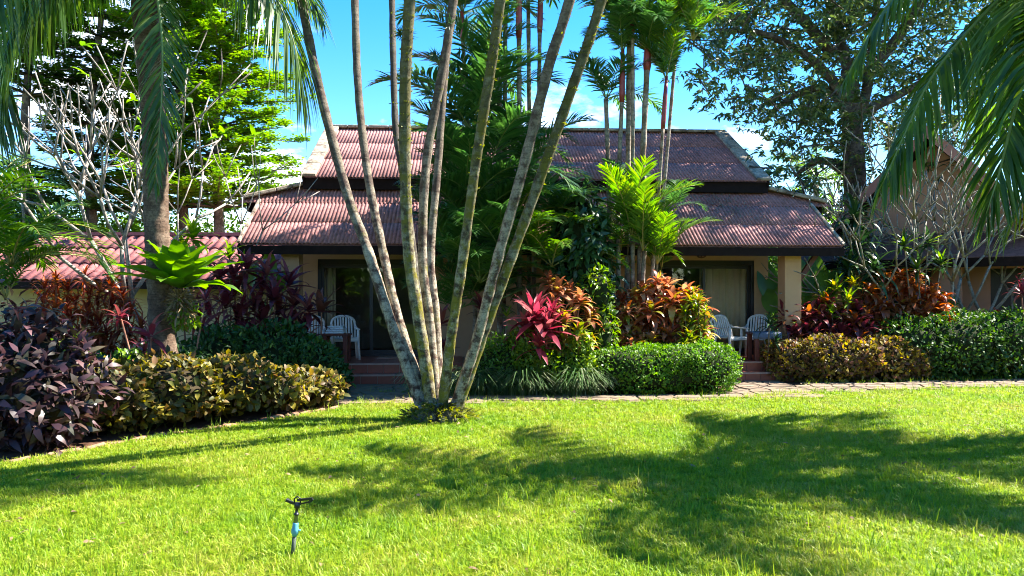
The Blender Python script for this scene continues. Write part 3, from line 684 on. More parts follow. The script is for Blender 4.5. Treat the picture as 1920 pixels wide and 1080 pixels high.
# ---- coconut palms
def coconut(name, label, base, path, rad, hero, sets, nrand, group=None, azs=None, fs=1.0):
    th = thing(name, label, 'palm', base, 0, group); b0 = Vector(base)
    sp_ = smooth_path([p - b0 for p in path], 90); n = len(sp_)
    rr = [rad * (1.35 - .35 * min(1, i / n * 5)) * (1 + (.045 if i % 3 == 0 else -.02) + .02 * random.uniform(-1, 1)) for i in range(n)]
    mb = MB(); mb.tube(sp_, rr, 16, jit=.03); mb.build('trunk', M['coco_bark'], th, True)
    tip = sp_[-1]
    for k, (pts, mat, kw) in enumerate(hero):
        p3 = smooth_path([p - b0 for p in pts], 18)
        put_frond(th, frond_meshes(p3, M[mat], M['rachis'], .028, **kw))
    for k in range(nrand):
        az = azs[k] if azs else k * 2.4
        put_frond(th, sets[k % len(sets)], tip, (0, 0, az), fs * random.uniform(.9, 1.1))
    mb = MB()
    for k in range(8):
        a = k * .785; mb.tube([tip + Vector((0, 0, -.25)), tip + Vector((math.cos(a) * .14, math.sin(a) * .14, .1)), tip + Vector((math.cos(a) * .3, math.sin(a) * .3, .35))], [.1, .06, .03], 6)
    mb.build('crown_heart', M['rachis'], th, True)
    return th
coco_set = frond_set(M['coco'], M['rachis'], 3.0, (60, 35, 10, -15), (75, 80, 75, 50), .03, leaf_len=.85, n=64, width=.045, droop=.75)
KW = dict(leaf_len=.95, n=78, width=.042, droop=.75, ang=(72, 30), vee=.05, start=.08)
KL = dict(leaf_len=.62, n=95, width=.036, droop=.35, ang=(58, 22), vee=-.05, start=.05)
lp = coconut('coconut_palm', 'thick dark coconut palm trunk carrying a nest fern in the left bed', (-4.83, 10.3, 0),
    [Vector((-4.83, 10.3, -.02)), W(301, 560, 10.3), W(293, 400, 10.3), W(290, 250, 10.3), W(278, 90, 10.3), W(262, -70, 10.3)], .165,
    [([W(262, -70, 10.2), W(286, -45, 9.8), W(303, 60, 9.45), W(303, 190, 9.3), W(290, 345, 9.3)], 'coco', dict(KL, leaf_len=.55)),
     ([W(270, -80, 10.2), W(390, -125, 10.0), W(490, -45, 9.8), W(545, 60, 9.7), W(570, 180, 9.7)], 'coco', dict(KW, leaf_len=1.1, droop=.85, n=100)),
     ([W(255, -80, 10.2), W(150, -90, 9.7), W(70, -10, 9.3), W(15, 90, 9.1), W(-10, 230, 9.0)], 'coco', dict(KW, leaf_len=1.05, n=100)),
     ([W(255, -80, 10.2), W(110, -110, 9.3), W(0, -60, 8.6), W(-60, 60, 8.2), W(-80, 200, 8.1)], 'coco', dict(KW, leaf_len=1.0, n=95)),
     ([W(255, -80, 10.2), W(170, -100, 10.6), W(90, -40, 10.9), W(40, 60, 11.1)], 'coco', KW),
     ([W(262, -80, 10.4), W(360, -130, 11), W(420, -80, 11.6), W(470, -20, 11.9)], 'coco', KW)],
    coco_set, 7, 'coconut palms', [.2, -.7, 1.2, 2.2, -2.2, 2.9, -1.5])
rp = coconut('coconut_palm', 'coconut palm drooping long sunlit fronds in front of the salmon gabled house', (6.35, 7.9, 0),
    [Vector((6.35, 7.9, -.02)), Vector((6.25, 7.9, 1.5)), Vector((6.15, 7.95, 3)), Vector((6.05, 8.0, 5.05))], .15,
    [([W(1975, -20, 8.2), W(1905, -25, 7.9), W(1815, 60, 7.7), W(1745, 150, 7.6), W(1700, 245, 7.55), W(1655, 345, 7.5)], 'coco', dict(KW, leaf_len=.7, droop=.95, n=90)),
     ([W(1960, -30, 8.2), W(1830, -75, 8.0), W(1700, -25, 7.9), W(1640, 50, 7.9), W(1590, 140, 7.9)], 'coco', dict(KW, leaf_len=.62)),
     ([W(1965, -10, 8.0), W(1945, 70, 7.4), W(1905, 200, 7.1), W(1875, 320, 7.0), W(1850, 400, 7.0)], 'coco', dict(KL, leaf_len=.85, n=100, width=.042, ang=(70, 20))),
     ([W(1965, -10, 8.0), W(1990, 90, 7.2), W(1965, 230, 6.9), W(1930, 350, 6.9), W(1880, 440, 6.95)], 'coco_old', dict(KL, leaf_len=.6, n=70, ang=(60, 20)))],
    coco_set, 11, 'coconut palms', [1.0, 1.9, 2.9, -2.6, .2, -.9, 2.6, 2.4, 1.45, -2.1, -.3], 1.2)
rp2 = coconut('coconut_palm', 'second coconut palm right of the lawn shading the grass', (9.1, 9.3, 0),
    [Vector((9.1, 9.3, -.02)), Vector((9.1, 9.3, 3)), Vector((9.0, 9.3, 6.2))], .16, [], coco_set, 14, 'coconut palms', [k * .45 for k in range(14)])

# ---- leaves as separate pieces
def strap_leaf(name, mat, L, wd, curl=.5, fold=.25, wave=0.0, n=7, tipw=.0, belly=.45):
    V = []; Fc = []; tt = []
    a = 0.0; p = Vector((0, 0, 0))
    for i in range(n + 1):
        f = i / n
        w_ = wd * .5 * (math.sin(math.pi * min(1, (f * .93 + .05)) ** belly) ** .8 if belly else 1) if i < n else wd * tipw * .5
        w_ = max(w_, wd * .04)
        nv_ = Vector((0, -math.sin(-a), math.cos(-a)))
        wz = wave * math.sin(f * 17)
        V += [p + Vector((-w_, 0, 0)) + Vector((0, 0, fold * w_ + wz)), p.copy(), p + Vector((w_, 0, 0)) + Vector((0, 0, fold * w_ - wz))]; tt += [f, f, f]
        a -= curl * (1.8 * f) * 2 / n
        p = p + Vector((0, math.cos(a), math.sin(a))) * (L / n)
    for i in range(n):
        b = i * 3; Fc += [(b, b + 1, b + 4, b + 3), (b + 1, b + 2, b + 5, b + 4)]
    me = bpy.data.meshes.new(name); me.from_pydata(V, [], Fc); me.materials.append(mat)
    me.polygons.foreach_set('use_smooth', [True] * len(Fc))
    at = me.attributes.new('t', 'FLOAT', 'POINT'); at.data.foreach_set('value', tt); return me
def rosette(parent, top, mes, n, emin, emax, sc=1.0, az0=None, sqz=1.0):
    az0 = random.random() * 6.28 if az0 is None else az0
    for k in range(n):
        f = (k + .5) / n
        e = R(emin + (emax - emin) * f ** .8 + random.uniform(-8, 8)); az = az0 + k * 2.39996 + random.uniform(-.2, .2)
        s = sc * random.uniform(.78, 1.12) * (1 - .25 * f)
        obj('leaf', random.choice(mes), parent, (top[0], top[1], top[2] - .12 * sc * (1 - f)), (e, random.uniform(-.25, .25), az), (s * sqz, s, s))
def cordyline(name, label, cat, heads, mes, n, em=(-25, 75), sc=1.0, stem='stem', base_z=0.0, group=None, srad=.016):
    """several cane stems from about one root, each topped by a rosette; heads are world points"""
    c = sum((Vector(h[:3]) for h in heads), Vector()) / len(heads); root = Vector((c.x, c.y, base_z))
    th = thing(name, label, cat, root, 0, group)
    for h in heads:
        hp = Vector(h[:3]) - root; s = sc * (h[3] if len(h) > 3 else 1)
        b = Vector((hp.x * .55 + random.uniform(-.08, .08), hp.y * .55 + random.uniform(-.08, .08), 0))
        mid = b.lerp(hp, .5) + Vector((random.uniform(-.05, .05), random.uniform(-.05, .05), 0))
        mb = MB(); mb.tube([b, mid, hp], [srad * 1.2, srad, srad * .8], 6); st = mb.build('stem', M[stem], th, True)
        mm = mes[h[4]] if len(h) > 4 else mes
        rosette(st, hp, mm if isinstance(mm, list) else [mm], n, em[0], em[1], s)
    return th
def lset(mat, L, wd, curls=(.35, .6, .9), **kw): return [strap_leaf('leaf', M[mat], L * random.uniform(.92, 1.08), wd, c, **kw) for c in curls]
def heads_in(px0, px1, py0, py1, d, n, dj=.35, sc=(.85, 1.1)):
    out = []; tries = 0
    while len(out) < n and tries < 4000:
        tries += 1
        x, y = random.uniform(px0, px1), random.uniform(py0, py1)
        # taper the outline so the top is domed
        f = abs((x - (px0 + px1) / 2) / ((px1 - px0) / 2))
        if y < py0 + (py1 - py0) * .45 * f ** 2.2: continue
        mind = .75 * math.sqrt((px1 - px0) * (py1 - py0) / n)
        if any((x - o[4]) ** 2 + (y - o[5]) ** 2 < (mind * max(.4, 1 - tries / 3000)) ** 2 for o in out): continue
        dd = d + (py1 - y) / max(1, py1 - py0) * .5 + random.uniform(-dj, dj) * .5
        p = W(x, y, dd); out.append((p.x, p.y, p.z, random.uniform(*sc), x, y))
    return [o[:4] for o in out]
# ---- leafy shrubs and hedges
def lumps_pts(lumps, n, e=2.0, shell=(.72, 1.06), zmin=.03, amp=.1):
    area = np.array([l[3] * l[4] + l[3] * l[5] + l[4] * l[5] for l in lumps]); area /= area.sum()
    which = rng.choice(len(lumps), int(n * 2.2), p=area); D = unit(len(which))
    Lm = np.array(lumps, float)[which]
    q = D / (np.sum(np.abs(D) ** e, axis=1) ** (1 / e))[:, None]
    r = rng.uniform(shell[0], shell[1], len(which)) ** .6
    P = Lm[:, :3] + q * Lm[:, 3:6] * r[:, None]
    ph = amp * (np.sin(P[:, 0] * 5.3 + 1.1) * np.sin(P[:, 1] * 4.7 + P[:, 2] * 6.1) + .7 * np.sin(P[:, 0] * 11.7 + P[:, 2] * 9.3) * np.sin(P[:, 1] * 10.9 + .5))
    P = Lm[:, :3] + q * Lm[:, 3:6] * (r * (1 + ph))[:, None]
    ok = P[:, 2] > zmin
    for i, l in enumerate(lumps):
        k = np.sum(np.abs((P - np.array(l[:3])) / np.array(l[3:6])) ** e, axis=1) ** (1 / e)
        ok &= ~((k < .7) & (which != i))
    nr = nrm(q / Lm[:, 3:6])
    P, nr = P[ok][:n], nr[ok][:n]; return P, nr
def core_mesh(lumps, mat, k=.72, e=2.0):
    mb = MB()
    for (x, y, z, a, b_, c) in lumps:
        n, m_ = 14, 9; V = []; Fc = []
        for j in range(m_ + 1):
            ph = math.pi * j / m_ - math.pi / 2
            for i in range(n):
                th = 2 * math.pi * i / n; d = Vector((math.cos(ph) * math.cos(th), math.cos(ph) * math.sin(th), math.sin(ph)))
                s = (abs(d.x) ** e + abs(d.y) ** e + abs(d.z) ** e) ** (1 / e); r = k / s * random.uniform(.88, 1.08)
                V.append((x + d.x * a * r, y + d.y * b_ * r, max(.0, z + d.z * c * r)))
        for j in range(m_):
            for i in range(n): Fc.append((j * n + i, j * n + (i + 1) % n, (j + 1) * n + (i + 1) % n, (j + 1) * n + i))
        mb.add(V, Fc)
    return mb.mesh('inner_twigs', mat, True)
def shrub(name, label, cat, lumps, n, L, wd, mat, tmpl=T_OVAL, e=2.0, up=.35, rough=.7, core='core', nparts=0, piece=None, group=None, shell=(.72, 1.06), corek=.74, amp=.13):
    cx = np.mean([l[0] for l in lumps]); cy = np.mean([l[1] for l in lumps]); th = thing(name, label, cat, (cx, cy, 0), 0, group)
    lumps = [(l[0] - cx, l[1] - cy, *l[2:]) for l in lumps]
    P, nr = lumps_pts(lumps, n, e, shell, amp=amp)
    n = len(P); D = nrm(nr * .55 + unit(n) * rough + np.array([0, 0, up])); Nn = nrm(nr * .8 + np.array([0, 0, .6]) + unit(n) * .5)
    Ls = rng.uniform(.7, 1.2, n) * L
    sel = np.zeros(n, bool)
    if nparts:
        sc = nr[:, 1] * -1 + nr[:, 2] * .5 + rng.uniform(0, 1.2, n) + (np.linalg.norm(P, axis=1) * 0); sel[np.argsort(-sc)[:nparts]] = True
    me = leaves('foliage', P[~sel], D[~sel], Nn[~sel], Ls[~sel], Ls[~sel] * wd / L, tmpl, M[mat])
    tag(obj('foliage', me, th), kind='stuff')
    if nparts:
        one = leaves('leaf', [(0, 0, 0)], [(0, 1, 0)], [(0, 0, 1)], 1, wd / L, tmpl, M[mat], np.array([0.0])) if piece is None else piece
        for i in np.where(sel)[0]:
            d = Vector(D[i]); s = d.cross(Vector(Nn[i])).normalized(); n2 = s.cross(d)
            mt = Matrix((( s.x, d.x, n2.x), (s.y, d.y, n2.y), (s.z, d.z, n2.z))).to_euler()
            obj('leaf', one, th, Vector(P[i]) + Vector(nr[i]) * .015, mt, (Ls[i] * 1.05,) * 3)
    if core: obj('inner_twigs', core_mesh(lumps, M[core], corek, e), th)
    return th
# ================================================================== middle group of slender palms
lip_set = frond_set(M['palm_dark'], M['rachis'], 1.7, (75, 52, 28), (55, 70, 70), .014, leaf_len=.62, n=36, width=.042, droop=.25, ang=(62, 28), vee=.25)
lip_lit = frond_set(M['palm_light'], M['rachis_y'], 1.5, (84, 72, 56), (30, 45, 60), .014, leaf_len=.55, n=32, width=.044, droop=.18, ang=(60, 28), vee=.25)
are_set = frond_set(M['areca'], M['rachis_y'], 1.7, (70, 50, 30), (60, 75, 80), .014, leaf_len=.5, n=34, width=.035, droop=.3, ang=(60, 30), vee=.3)
def crown(parent, root, px, py, d, n, s, sets, shaft=None, az=None):
    p = W(px, py, d) - root
    for k in range(n):
        put_frond(parent, sets[k % len(sets)] if random.random() > .25 else random.choice(sets), p, (random.uniform(-.15, .15), random.uniform(-.15, .15), (az if az is not None else 0) + k * 2.4 + random.uniform(-.3, .3)), s * random.uniform(.82, 1.12))
def stems(parent, root, lst):
    for (pb, pt, d, r, red) in lst:      # foot pixel, top pixel, depth, radius, red shaft length
        a = W(pb[0], pb[1], d); b = W(pt[0], pt[1], d); a0 = Vector((a.x, d, 0)); 
        q = [a0 - root, a.lerp(b, .0) - root, a.lerp(b, .5) + Vector((random.uniform(-.04, .04), 0, 0)) - root, b - root]
        sp_ = smooth_path(q, 36); n = len(sp_)
        mb = MB(); mb.tube(sp_, [r * .86 * (1 - .2 * i / n) * (1.14 if i % 4 == 0 else 1) for i in range(n)], 8); mb.build('stem', M['slim_bark'], parent, True)
        if red:
            v = (b - a).normalized(); t_ = b - root
            mb = MB(); mb.tube([t_ - v * .02, t_ + v * red * .15, t_ + v * red * .6, t_ + v * red], [r * .85, r * 1.05, r * .95, r * .6], 8); mb.build('crownshaft', M['redshaft'], parent, True)
            if b.z + red < 7.2:
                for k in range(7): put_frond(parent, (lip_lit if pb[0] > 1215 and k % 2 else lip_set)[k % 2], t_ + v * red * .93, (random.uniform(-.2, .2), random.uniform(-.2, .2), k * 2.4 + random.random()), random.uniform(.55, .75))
ra = Vector((-.1, 14.1, 0))
pa = thing('slender_palm', 'dense dark green red-stemmed palm clump behind the leaning trunks', 'palm', ra, 0, 'red-stemmed palm clumps')
stems(pa, ra, [((890, 560), (868, 75), 14.2, .055, .55), ((937, 560), (935, -40), 14.1, .07, .8), ((944, 560), (948, -60), 14.5, .06, .8), ((974, 560), (973, 70), 14.0, .06, 1.1), ((992, 560), (990, -40), 14.6, .055, .9), ((1000, 560), (1012, 60), 14.3, .055, 1.0)])
for a in ((868, 25, 14.2, 7, .85, lip_set), (935, -110, 14.1, 8, 1.0, lip_set), (973, -60, 14.0, 8, 1.0, lip_set), (1012, -60, 14.3, 8, .95, lip_set),
          (845, 500, 13.2, 8, .9, lip_set), (900, 530, 13.0, 8, .85, lip_set), (945, 480, 13.2, 8, .95, lip_set), (870, 400, 13.4, 8, 1.0, lip_set), (885, 250, 13.9, 9, 1.25, lip_set), (905, 360, 13.6, 9, 1.2, lip_set), (880, 440, 13.4, 8, 1.1, lip_set), (900, 130, 14.2, 8, 1.05, lip_set), (900, 210, 14.5, 8, 1.0, lip_set), (935, 290, 14.6, 8, 1.05, lip_set), (870, 330, 14.0, 8, .95, lip_set), (985, 330, 14.2, 8, .95, lip_set), (925, 430, 13.7, 9, 1.05, lip_set), (860, 470, 13.8, 8, .95, lip_set),
          (880, 560, 13.6, 8, .9, lip_set), (965, 420, 13.6, 5, .85, are_set), (1000, 480, 13.5, 7, .85, are_set), (1035, 500, 13.4, 7, .85, are_set), (940, 560, 13.4, 7, .8, lip_set), (845, 585, 13.5, 6, .75, lip_set), (1040, 420, 13.9, 6, .85, lip_set)):
    crown(pa, ra, *a)
rb = Vector((2.4, 14.3, 0))
pb = thing('slender_palm', 'red-stemmed palm clump with sunlit lime fronds beside the right door', 'palm', rb, 0, 'red-stemmed palm clumps')
stems(pb, rb, [((1145, 540), (1136, 185), 14.5, .06, .0), ((1160, 540), (1166, 190), 14.2, .055, 1.0), ((1176, 540), (1180, -30), 14.4, .065, .5), ((1186, 540), (1186, 60), 14.1, .05, .8), ((1200, 540), (1213, 130), 14.2, .075, .5), ((1205, 540), (1208, 330), 14.0, .05, 0), ((1222, 540), (1243, 240), 14.2, .045, 1.0), ((1228, 540), (1265, 120), 14.5, .045, .7)])
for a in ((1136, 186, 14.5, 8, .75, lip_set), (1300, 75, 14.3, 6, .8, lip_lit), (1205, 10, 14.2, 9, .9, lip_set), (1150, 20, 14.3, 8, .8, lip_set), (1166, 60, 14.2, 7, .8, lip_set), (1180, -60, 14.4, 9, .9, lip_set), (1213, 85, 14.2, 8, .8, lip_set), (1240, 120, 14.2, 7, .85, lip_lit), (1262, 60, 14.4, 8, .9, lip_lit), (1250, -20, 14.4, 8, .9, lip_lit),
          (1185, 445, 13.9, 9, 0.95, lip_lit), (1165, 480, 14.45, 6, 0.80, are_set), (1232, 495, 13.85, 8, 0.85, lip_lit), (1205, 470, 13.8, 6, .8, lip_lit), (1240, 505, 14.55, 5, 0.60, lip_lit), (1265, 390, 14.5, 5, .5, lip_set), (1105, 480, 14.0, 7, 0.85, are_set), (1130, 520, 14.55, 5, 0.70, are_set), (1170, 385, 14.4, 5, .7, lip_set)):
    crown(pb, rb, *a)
# broad-leaved climber column between them
shrub('climbing_plant', 'dark glossy leafy column climbing between the two red-stemmed palm clumps', 'plant',
      [(GX(1085, 13.8), 13.8, 1.3, .5, .45, 1.3), (GX(1080, 13.8), 13.8, 2.7, .5, .45, 1.0), (GX(1105, 13.6), 13.6, 2.0, .45, .4, .9)], 1500, .26, .085, 'drac', T_LANCE, up=-.5, rough=.6, nparts=90)
dl = lset('drac', .55, .075, (.5, .8, 1.1))
cordyline('dracaena', 'dark dracaena head rising above the leafy column before the roof', 'plant', [(*W(1085, 365, 13.8), 1.0), (*W(1110, 400, 13.7), .9), (*W(1060, 395, 13.8), .8)], dl, 26, (-40, 78), 1.0)
# ================================================================== beds: coloured cordylines and crotons
bu = lset('burg', .5, .125, (.3, .5, .8), belly=.7); bo = lset('burg_o', .46, .055, (.5, .8, 1.1)); pk = lset('pink', .58, .13, (.2, .4, .6), belly=.7); og = lset('orange', .40, .115, (.5, .8, 1.2), belly=.72)
oc = lset('orange_r', .42, .115, (.6, .9, 1.3), belly=.72); yl = lset('yellow', .42, .11, (.4, .7, 1.0), belly=.72); yg = lset('ygreen', .46, .08, (.3, .5, .8)); cp = lset('copper', .62, .17, (.2, .4, .7)); bw = lset('burg', .5, .075, (.4, .7, 1.0))
cordyline('cordyline', 'thin-leaved rusty red cordyline thicket below the left frangipani', 'cordyline', heads_in(30, 265, 515, 665, 12.3, 44), bo, 26, (-45, 75), 1.05, 'stem_red')
cordyline('cordyline', 'dark burgundy cordyline stand between the coconut trunk and the left porch', 'cordyline', heads_in(365, 580, 490, 650, 12.7, 27, sc=(.95, 1.3)), bu + bw, 18, (-30, 78), 1.0, 'stem_red')
cordyline('cordyline', 'small burgundy cordyline left of the coconut trunk', 'cordyline', [(*W(225, 590, 10.9), .8), (*W(270, 655, 10.5), .8), (*W(385, 560, 11.8), .9)], bw, 14, (-30, 70), 1.0, 'stem_red')
cordyline('cordyline', 'broad copper-leaved cordyline standing at the left porch chairs', 'cordyline', [(*W(603, 575, 13.0), 1.0)], cp, 12, (5, 82), .95, 'stem_red')
cordyline('cordyline', 'bright magenta cordyline against the coconut trunk', 'cordyline', [(*W(283, 625, 9.9), .85)], pk, 11, (-50, 85), .9, 'stem_red')
cordyline('cordyline', 'vivid pink cordyline right of the leaning trunks', 'cordyline', [(*W(1003, 590, 12.2), 1.15), (*W(1026, 612, 12.1), .95), (*W(985, 615, 12.3), .9), (*W(1010, 645, 12.05), .8), (*W(1035, 590, 12.3), .8)], pk, 26, (-35, 84), .95, 'stem_red')
cordyline('cordyline', 'orange cordyline heads behind the vivid pink one', 'cordyline', [(*W(1048, 540, 12.8), 1), (*W(1088, 560, 12.6), .95), (*W(1070, 545, 12.9), .9), (*W(1030, 525, 13.0), .9), (*W(1105, 590, 12.7), .9), (*W(1040, 570, 12.6), .8)], og, 26, (-30, 78), .95, 'stem_red')
cordyline('cordyline', 'yellow and orange cordyline beside the vivid pink one', 'cordyline', [(*W(1060, 598, 12.3), 1), (*W(1085, 622, 12.2), 1.05), (*W(1058, 635, 12.2), .7), (*W(1105, 640, 12.3), .8)], [yl[0], yl[1], yl[2], og[1]], 18, (-20, 80), .95, 'stem_red')
cordyline('cordyline', 'green-yellow cordyline among dark fronds beside the leaning trunks', 'cordyline', [(*W(950, 590, 12.9), .8)], yg, 12, (0, 75), .8)
cordyline('cordyline', 'red cordyline half hidden behind the leaning trunks', 'cordyline', [(*W(826, 600, 12.9), 1.0), (*W(905, 575, 13.1), .9), (*W(832, 650, 12.8), .8)], bu, 14, (0, 82), .9, 'stem_red')
hb = heads_in(1135, 1322, 525, 650, 13.3, 38)
cordyline('croton_bush', 'large orange and pink croton bush above the clipped hedge', 'bush', hb, og + og + [yl[1]] + oc[:1], 20, (-45, 75), 1.0, 'stem')
cordyline('croton_bush', 'yellow-green croton against the right curtained door', 'bush', heads_in(1282, 1325, 545, 650, 13.0, 14), yl + yg, 20, (-35, 78), .75, 'stem')
cordyline('cordyline', 'dark burgundy cordyline bed in front of the right porch column', 'cordyline', heads_in(1465, 1635, 565, 640, 14.75, 22), bu + [oc[0]], 20, (-40, 75), .95, 'stem_red')
cordyline('croton_bush', 'dense copper-orange croton mound beside the bare frangipani', 'bush', heads_in(1600, 1770, 515, 615, 15.0, 40), oc + [og[1]], 22, (-50, 78), .95, 'stem_red')
cordyline('cordyline', 'lime-yellow cordyline between the burgundy bed and the copper mound', 'cordyline', [(*W(1568, 540, 15.2), 1.0), (*W(1590, 560, 15.0), .9), (*W(1545, 560, 15.1), .8), (*W(1600, 530, 15.3), .9), (*W(1560, 585, 14.9), .8)], [yg[0], yg[1], yl[0]], 18, (-20, 80), 1.0)
cordyline('dracaena', 'spiky dark dracaena beside the right porch table', 'plant', [(*W(1443, 605, 14.3), .8), (*W(1455, 640, 14.2), .7)], dl, 24, (-30, 80), .85)
cordyline('cordyline', 'red cordyline sprig above the dark green hedge', 'cordyline', [(*W(1868, 588, 15.9), .9), (*W(1885, 594, 15.9), .7)], oc, 14, (-20, 78), .8, 'stem_red')
cordyline('cordyline', 'red-leaved cordyline at the salmon house column', 'cordyline', [(*W(1915, 545, 15), 1.0), (*W(1935, 520, 15), 1.0)], bw, 16, (-20, 78), .9, 'stem_red')
cordyline('dracaena', 'bright lime dracaena head behind the coconut trunk', 'plant', [(*W(362, 435, 13.6), 1.15), (*W(345, 460, 13.8), .8)], yg, 24, (-15, 82), 1.15, 'stem_red')
cordyline('dracaena', 'lime dracaena below the corner of the left eave', 'plant', [(*W(430, 475, 13.9), 1.0), (*W(455, 490, 13.7), .9)], yg, 18, (-20, 80), 1.0)
cordyline('dracaena', 'tall drooping dark dracaena at the foot of the big tree', 'plant', [(*W(1603, 400, 16), 1.25), (*W(1612, 455, 15.8), 1.2), (*W(1590, 500, 15.7), 1.2), (*W(1640, 500, 15.6), 1.1)], dl, 34, (-60, 75), 1.3)
cordyline('dracaena', 'dracaena with pale green heads inside the right frangipani', 'plant', [(*W(1695, 455, 15.2), 1.0), (*W(1740, 450, 15.3), 1.0), (*W(1720, 500, 15.2), 1.0), (*W(1765, 490, 15.3), .9)], yg[:1] + dl[:2], 24, (-40, 80), 1.0)
cordyline('dracaena', 'green rosette plant in the left bed under the rusty cordylines', 'plant', [(*W(140, 635, 10.4), .8)], yg, 20, (0, 80), .7)
# large-leaved banana and canna
def banana(name, label, root, spec, mat='banana'):
    th = thing(name, label, 'plant', root)
    for (px, py, d, L, e, az, wd) in spec:
        p = W(px, py, d) - Vector(root)
        mb = MB(); mb.tube([(p.x * .3, p.y * .3, 0), (p.x * .7, p.y * .7, p.z * .6), p], [.03, .022, .012], 6); st = mb.build('stalk', M['rachis'], th, True)
        obj('leaf', strap_leaf('leaf', M[mat], L, wd, .35, .35, .006, 12, 0, .75), st, p, (R(e), 0, R(az)))
banana('banana_plant', 'banana plant with huge pale leaves beyond the right porch column', (5.9, 16.6, 0),
       [(1440, 560, 16.2, 1.0, 80, 5, .5), (1447, 585, 16.0, .8, 70, -30, .45), (1508, 555, 16.1, 1.1, 78, 20, .5), (1530, 560, 16.3, 1.15, 82, -15, .5), (1512, 580, 16.0, .9, 60, -40, .45), (1550, 570, 16.2, 1.0, 70, -60, .45), (1443, 590, 16.8, 1.1, 80, 10, .42), (1450, 600, 16.9, .8, 55, 80, .4), (1500, 560, 16.8, 1.0, 70, -50, .42), (1520, 575, 16.7, 1.0, 35, -80, .42), (1540, 560, 17.2, 1.0, 78, -20, .4), (1500, 585, 17, .8, 60, 40, .4), (1465, 580, 17.2, 1.0, 75, -10, .4), (1535, 580, 17, .8, 45, 190, .35), (1435, 600, 17, .8, 40, 120, .4), (1480, 600, 16.6, .7, 40, 200, .4)])
banana('canna', 'broad-leaved canna against the left end wall of the bungalow', (-5.2, 14.4, 0),
       [(505, 530, 14.2, .75, 80, 20, .28), (520, 540, 14.3, .7, 65, -70, .26), (490, 535, 14.1, .7, 60, 70, .26), (470, 540, 14.2, .7, 75, -20, .25), (530, 545, 14.2, .6, 50, 200, .24)])
# bird's nest fern on the coconut trunk
nf = W(338, 543, 10.0); nest = thing('nest_fern', 'big bright green nest fern growing on the coconut trunk', 'fern', nf)
fl = [strap_leaf('leaf', M['fern'], 1.0, .27, c, .28, .016, 16, 0, 1.05) for c in (.12, .25, .42)]
for k in range(34):
    f = k / 34; obj('leaf', fl[k % 3], nest, (0, 0, .02), (R(10 + 66 * f + random.uniform(-6, 6)), 0, k * 2.4), (random.uniform(.8, 1.1), (.98 - .25 * f) * random.uniform(.85, 1.08), 1))
n = 260; Dv = unit(n); Dv[:, 2] -= .6
tag(obj('root_mass', leaves('root_mass', Dv * np.array([.16, .14, .2]) * rng.uniform(.2, 1, n)[:, None] - np.array([0, 0, .12]), Dv, unit(n), rng.uniform(.08, .2, n), .03, T_LANCE, M['dry']), nest), kind='stuff')
shrub('epiphyte', 'small leafy epiphyte hanging on the coconut trunk under the nest fern', 'plant', [(GX(345, 10.05), 10.05, CH + (HZ - 590) * 10.05 / F, .17, .14, .16)], 130, .12, .05, 'ygreen', T_OVAL, up=-.2, core=None)
# ---- hedges and bushes
def gz(py, d): return CH + (HZ - py) * d / F
shrub('croton_hedge', 'low mottled croton hedge along the stone edging of the left bed', 'hedge',
      [(-4.75, 8.75, .42, .62, .55, .40), (-4.25, 9.2, .45, .65, .6, .38), (-3.75, 9.75, .45, .65, .6, .34), (-3.3, 10.35, .36, .6, .6, .27), (-2.95, 10.95, .28, .45, .45, .24), (-4.6, 9.6, .45, .7, .7, .36), (-4.0, 10.3, .4, .7, .6, .34), (-5.2, 8.5, .38, .5, .5, .36)], 6500, .105, .07, 'croton_l', T_OVAL, core='core_brown', nparts=280)
shrub('purple_bush', 'tall purple-leaved bush at the front corner of the left bed', 'bush',
      [(-5.15, 7.75, .7, .55, .5, .62), (-4.85, 7.75, .5, .42, .42, .45), (-5.6, 7.9, .8, .6, .6, .7), (-5.15, 8.1, .95, .42, .4, .42), (-4.7, 7.95, .6, .3, .3, .42)], 2300, .18, .06, 'purple', T_LANCE, core='core_brown', nparts=290, rough=1.2, corek=.5, shell=(.25, 1.35), up=.15, amp=.25)
shrub('ixora_bush', 'dark glossy bush at the left porch steps', 'bush',
      [(-3.95, 12.2, .55, .75, .6, .62), (-3.35, 12.15, .42, .55, .5, .48), (-4.7, 12.2, .5, .75, .6, .6), (-3.05, 12.25, .3, .35, .4, .34), (-4.2, 11.7, .3, .8, .4, .32)], 5200, .11, .055, 'ixora', T_OVAL, nparts=120)
shrub('lime_shrub', 'sunlit yellow-green shrub behind the purple bush', 'bush', [(-6.5, 10.3, .55, .6, .5, .42), (-6.0, 10.2, .5, .45, .45, .38), (-5.5, 10.6, .4, .4, .4, .4)], 1700, .11, .06, 'ygreen', T_OVAL, nparts=60)
shrub('low_green_bush', 'dark low bush behind the croton hedge left of the coconut trunk', 'bush', [(-5.6, 10.0, .35, .7, .6, .45), (-6.6, 9.4, .4, .7, .6, .5), (-5.4, 11.3, .4, .7, .5, .5)], 2200, .11, .055, 'ixora', T_OVAL)
shrub('clipped_hedge', 'neatly clipped bright green hedge beside the right steps', 'hedge', [(2.15, 12.55, .38, .85, .48, .37), (2.95, 12.75, .41, .85, .6, .39), (3.15, 13.0, .41, .62, .5, .39)], 15000, .05, .034, 'hedge', T_OVAL, e=3.6, shell=(.86, 1.04), corek=.88, up=.5, rough=.9)
shrub('clipped_croton_hedge', 'low mottled yellow and brown croton hedge right of the steps', 'hedge', [(5.5, 14.35, .38, .6, .5, .40), (6.2, 14.35, .4, .75, .55, .43), (7.0, 14.5, .4, .8, .55, .42), (7.6, 14.65, .36, .6, .5, .38)], 8500, .085, .06, 'croton', T_OVAL, e=2.6, core='core_brown', nparts=200)
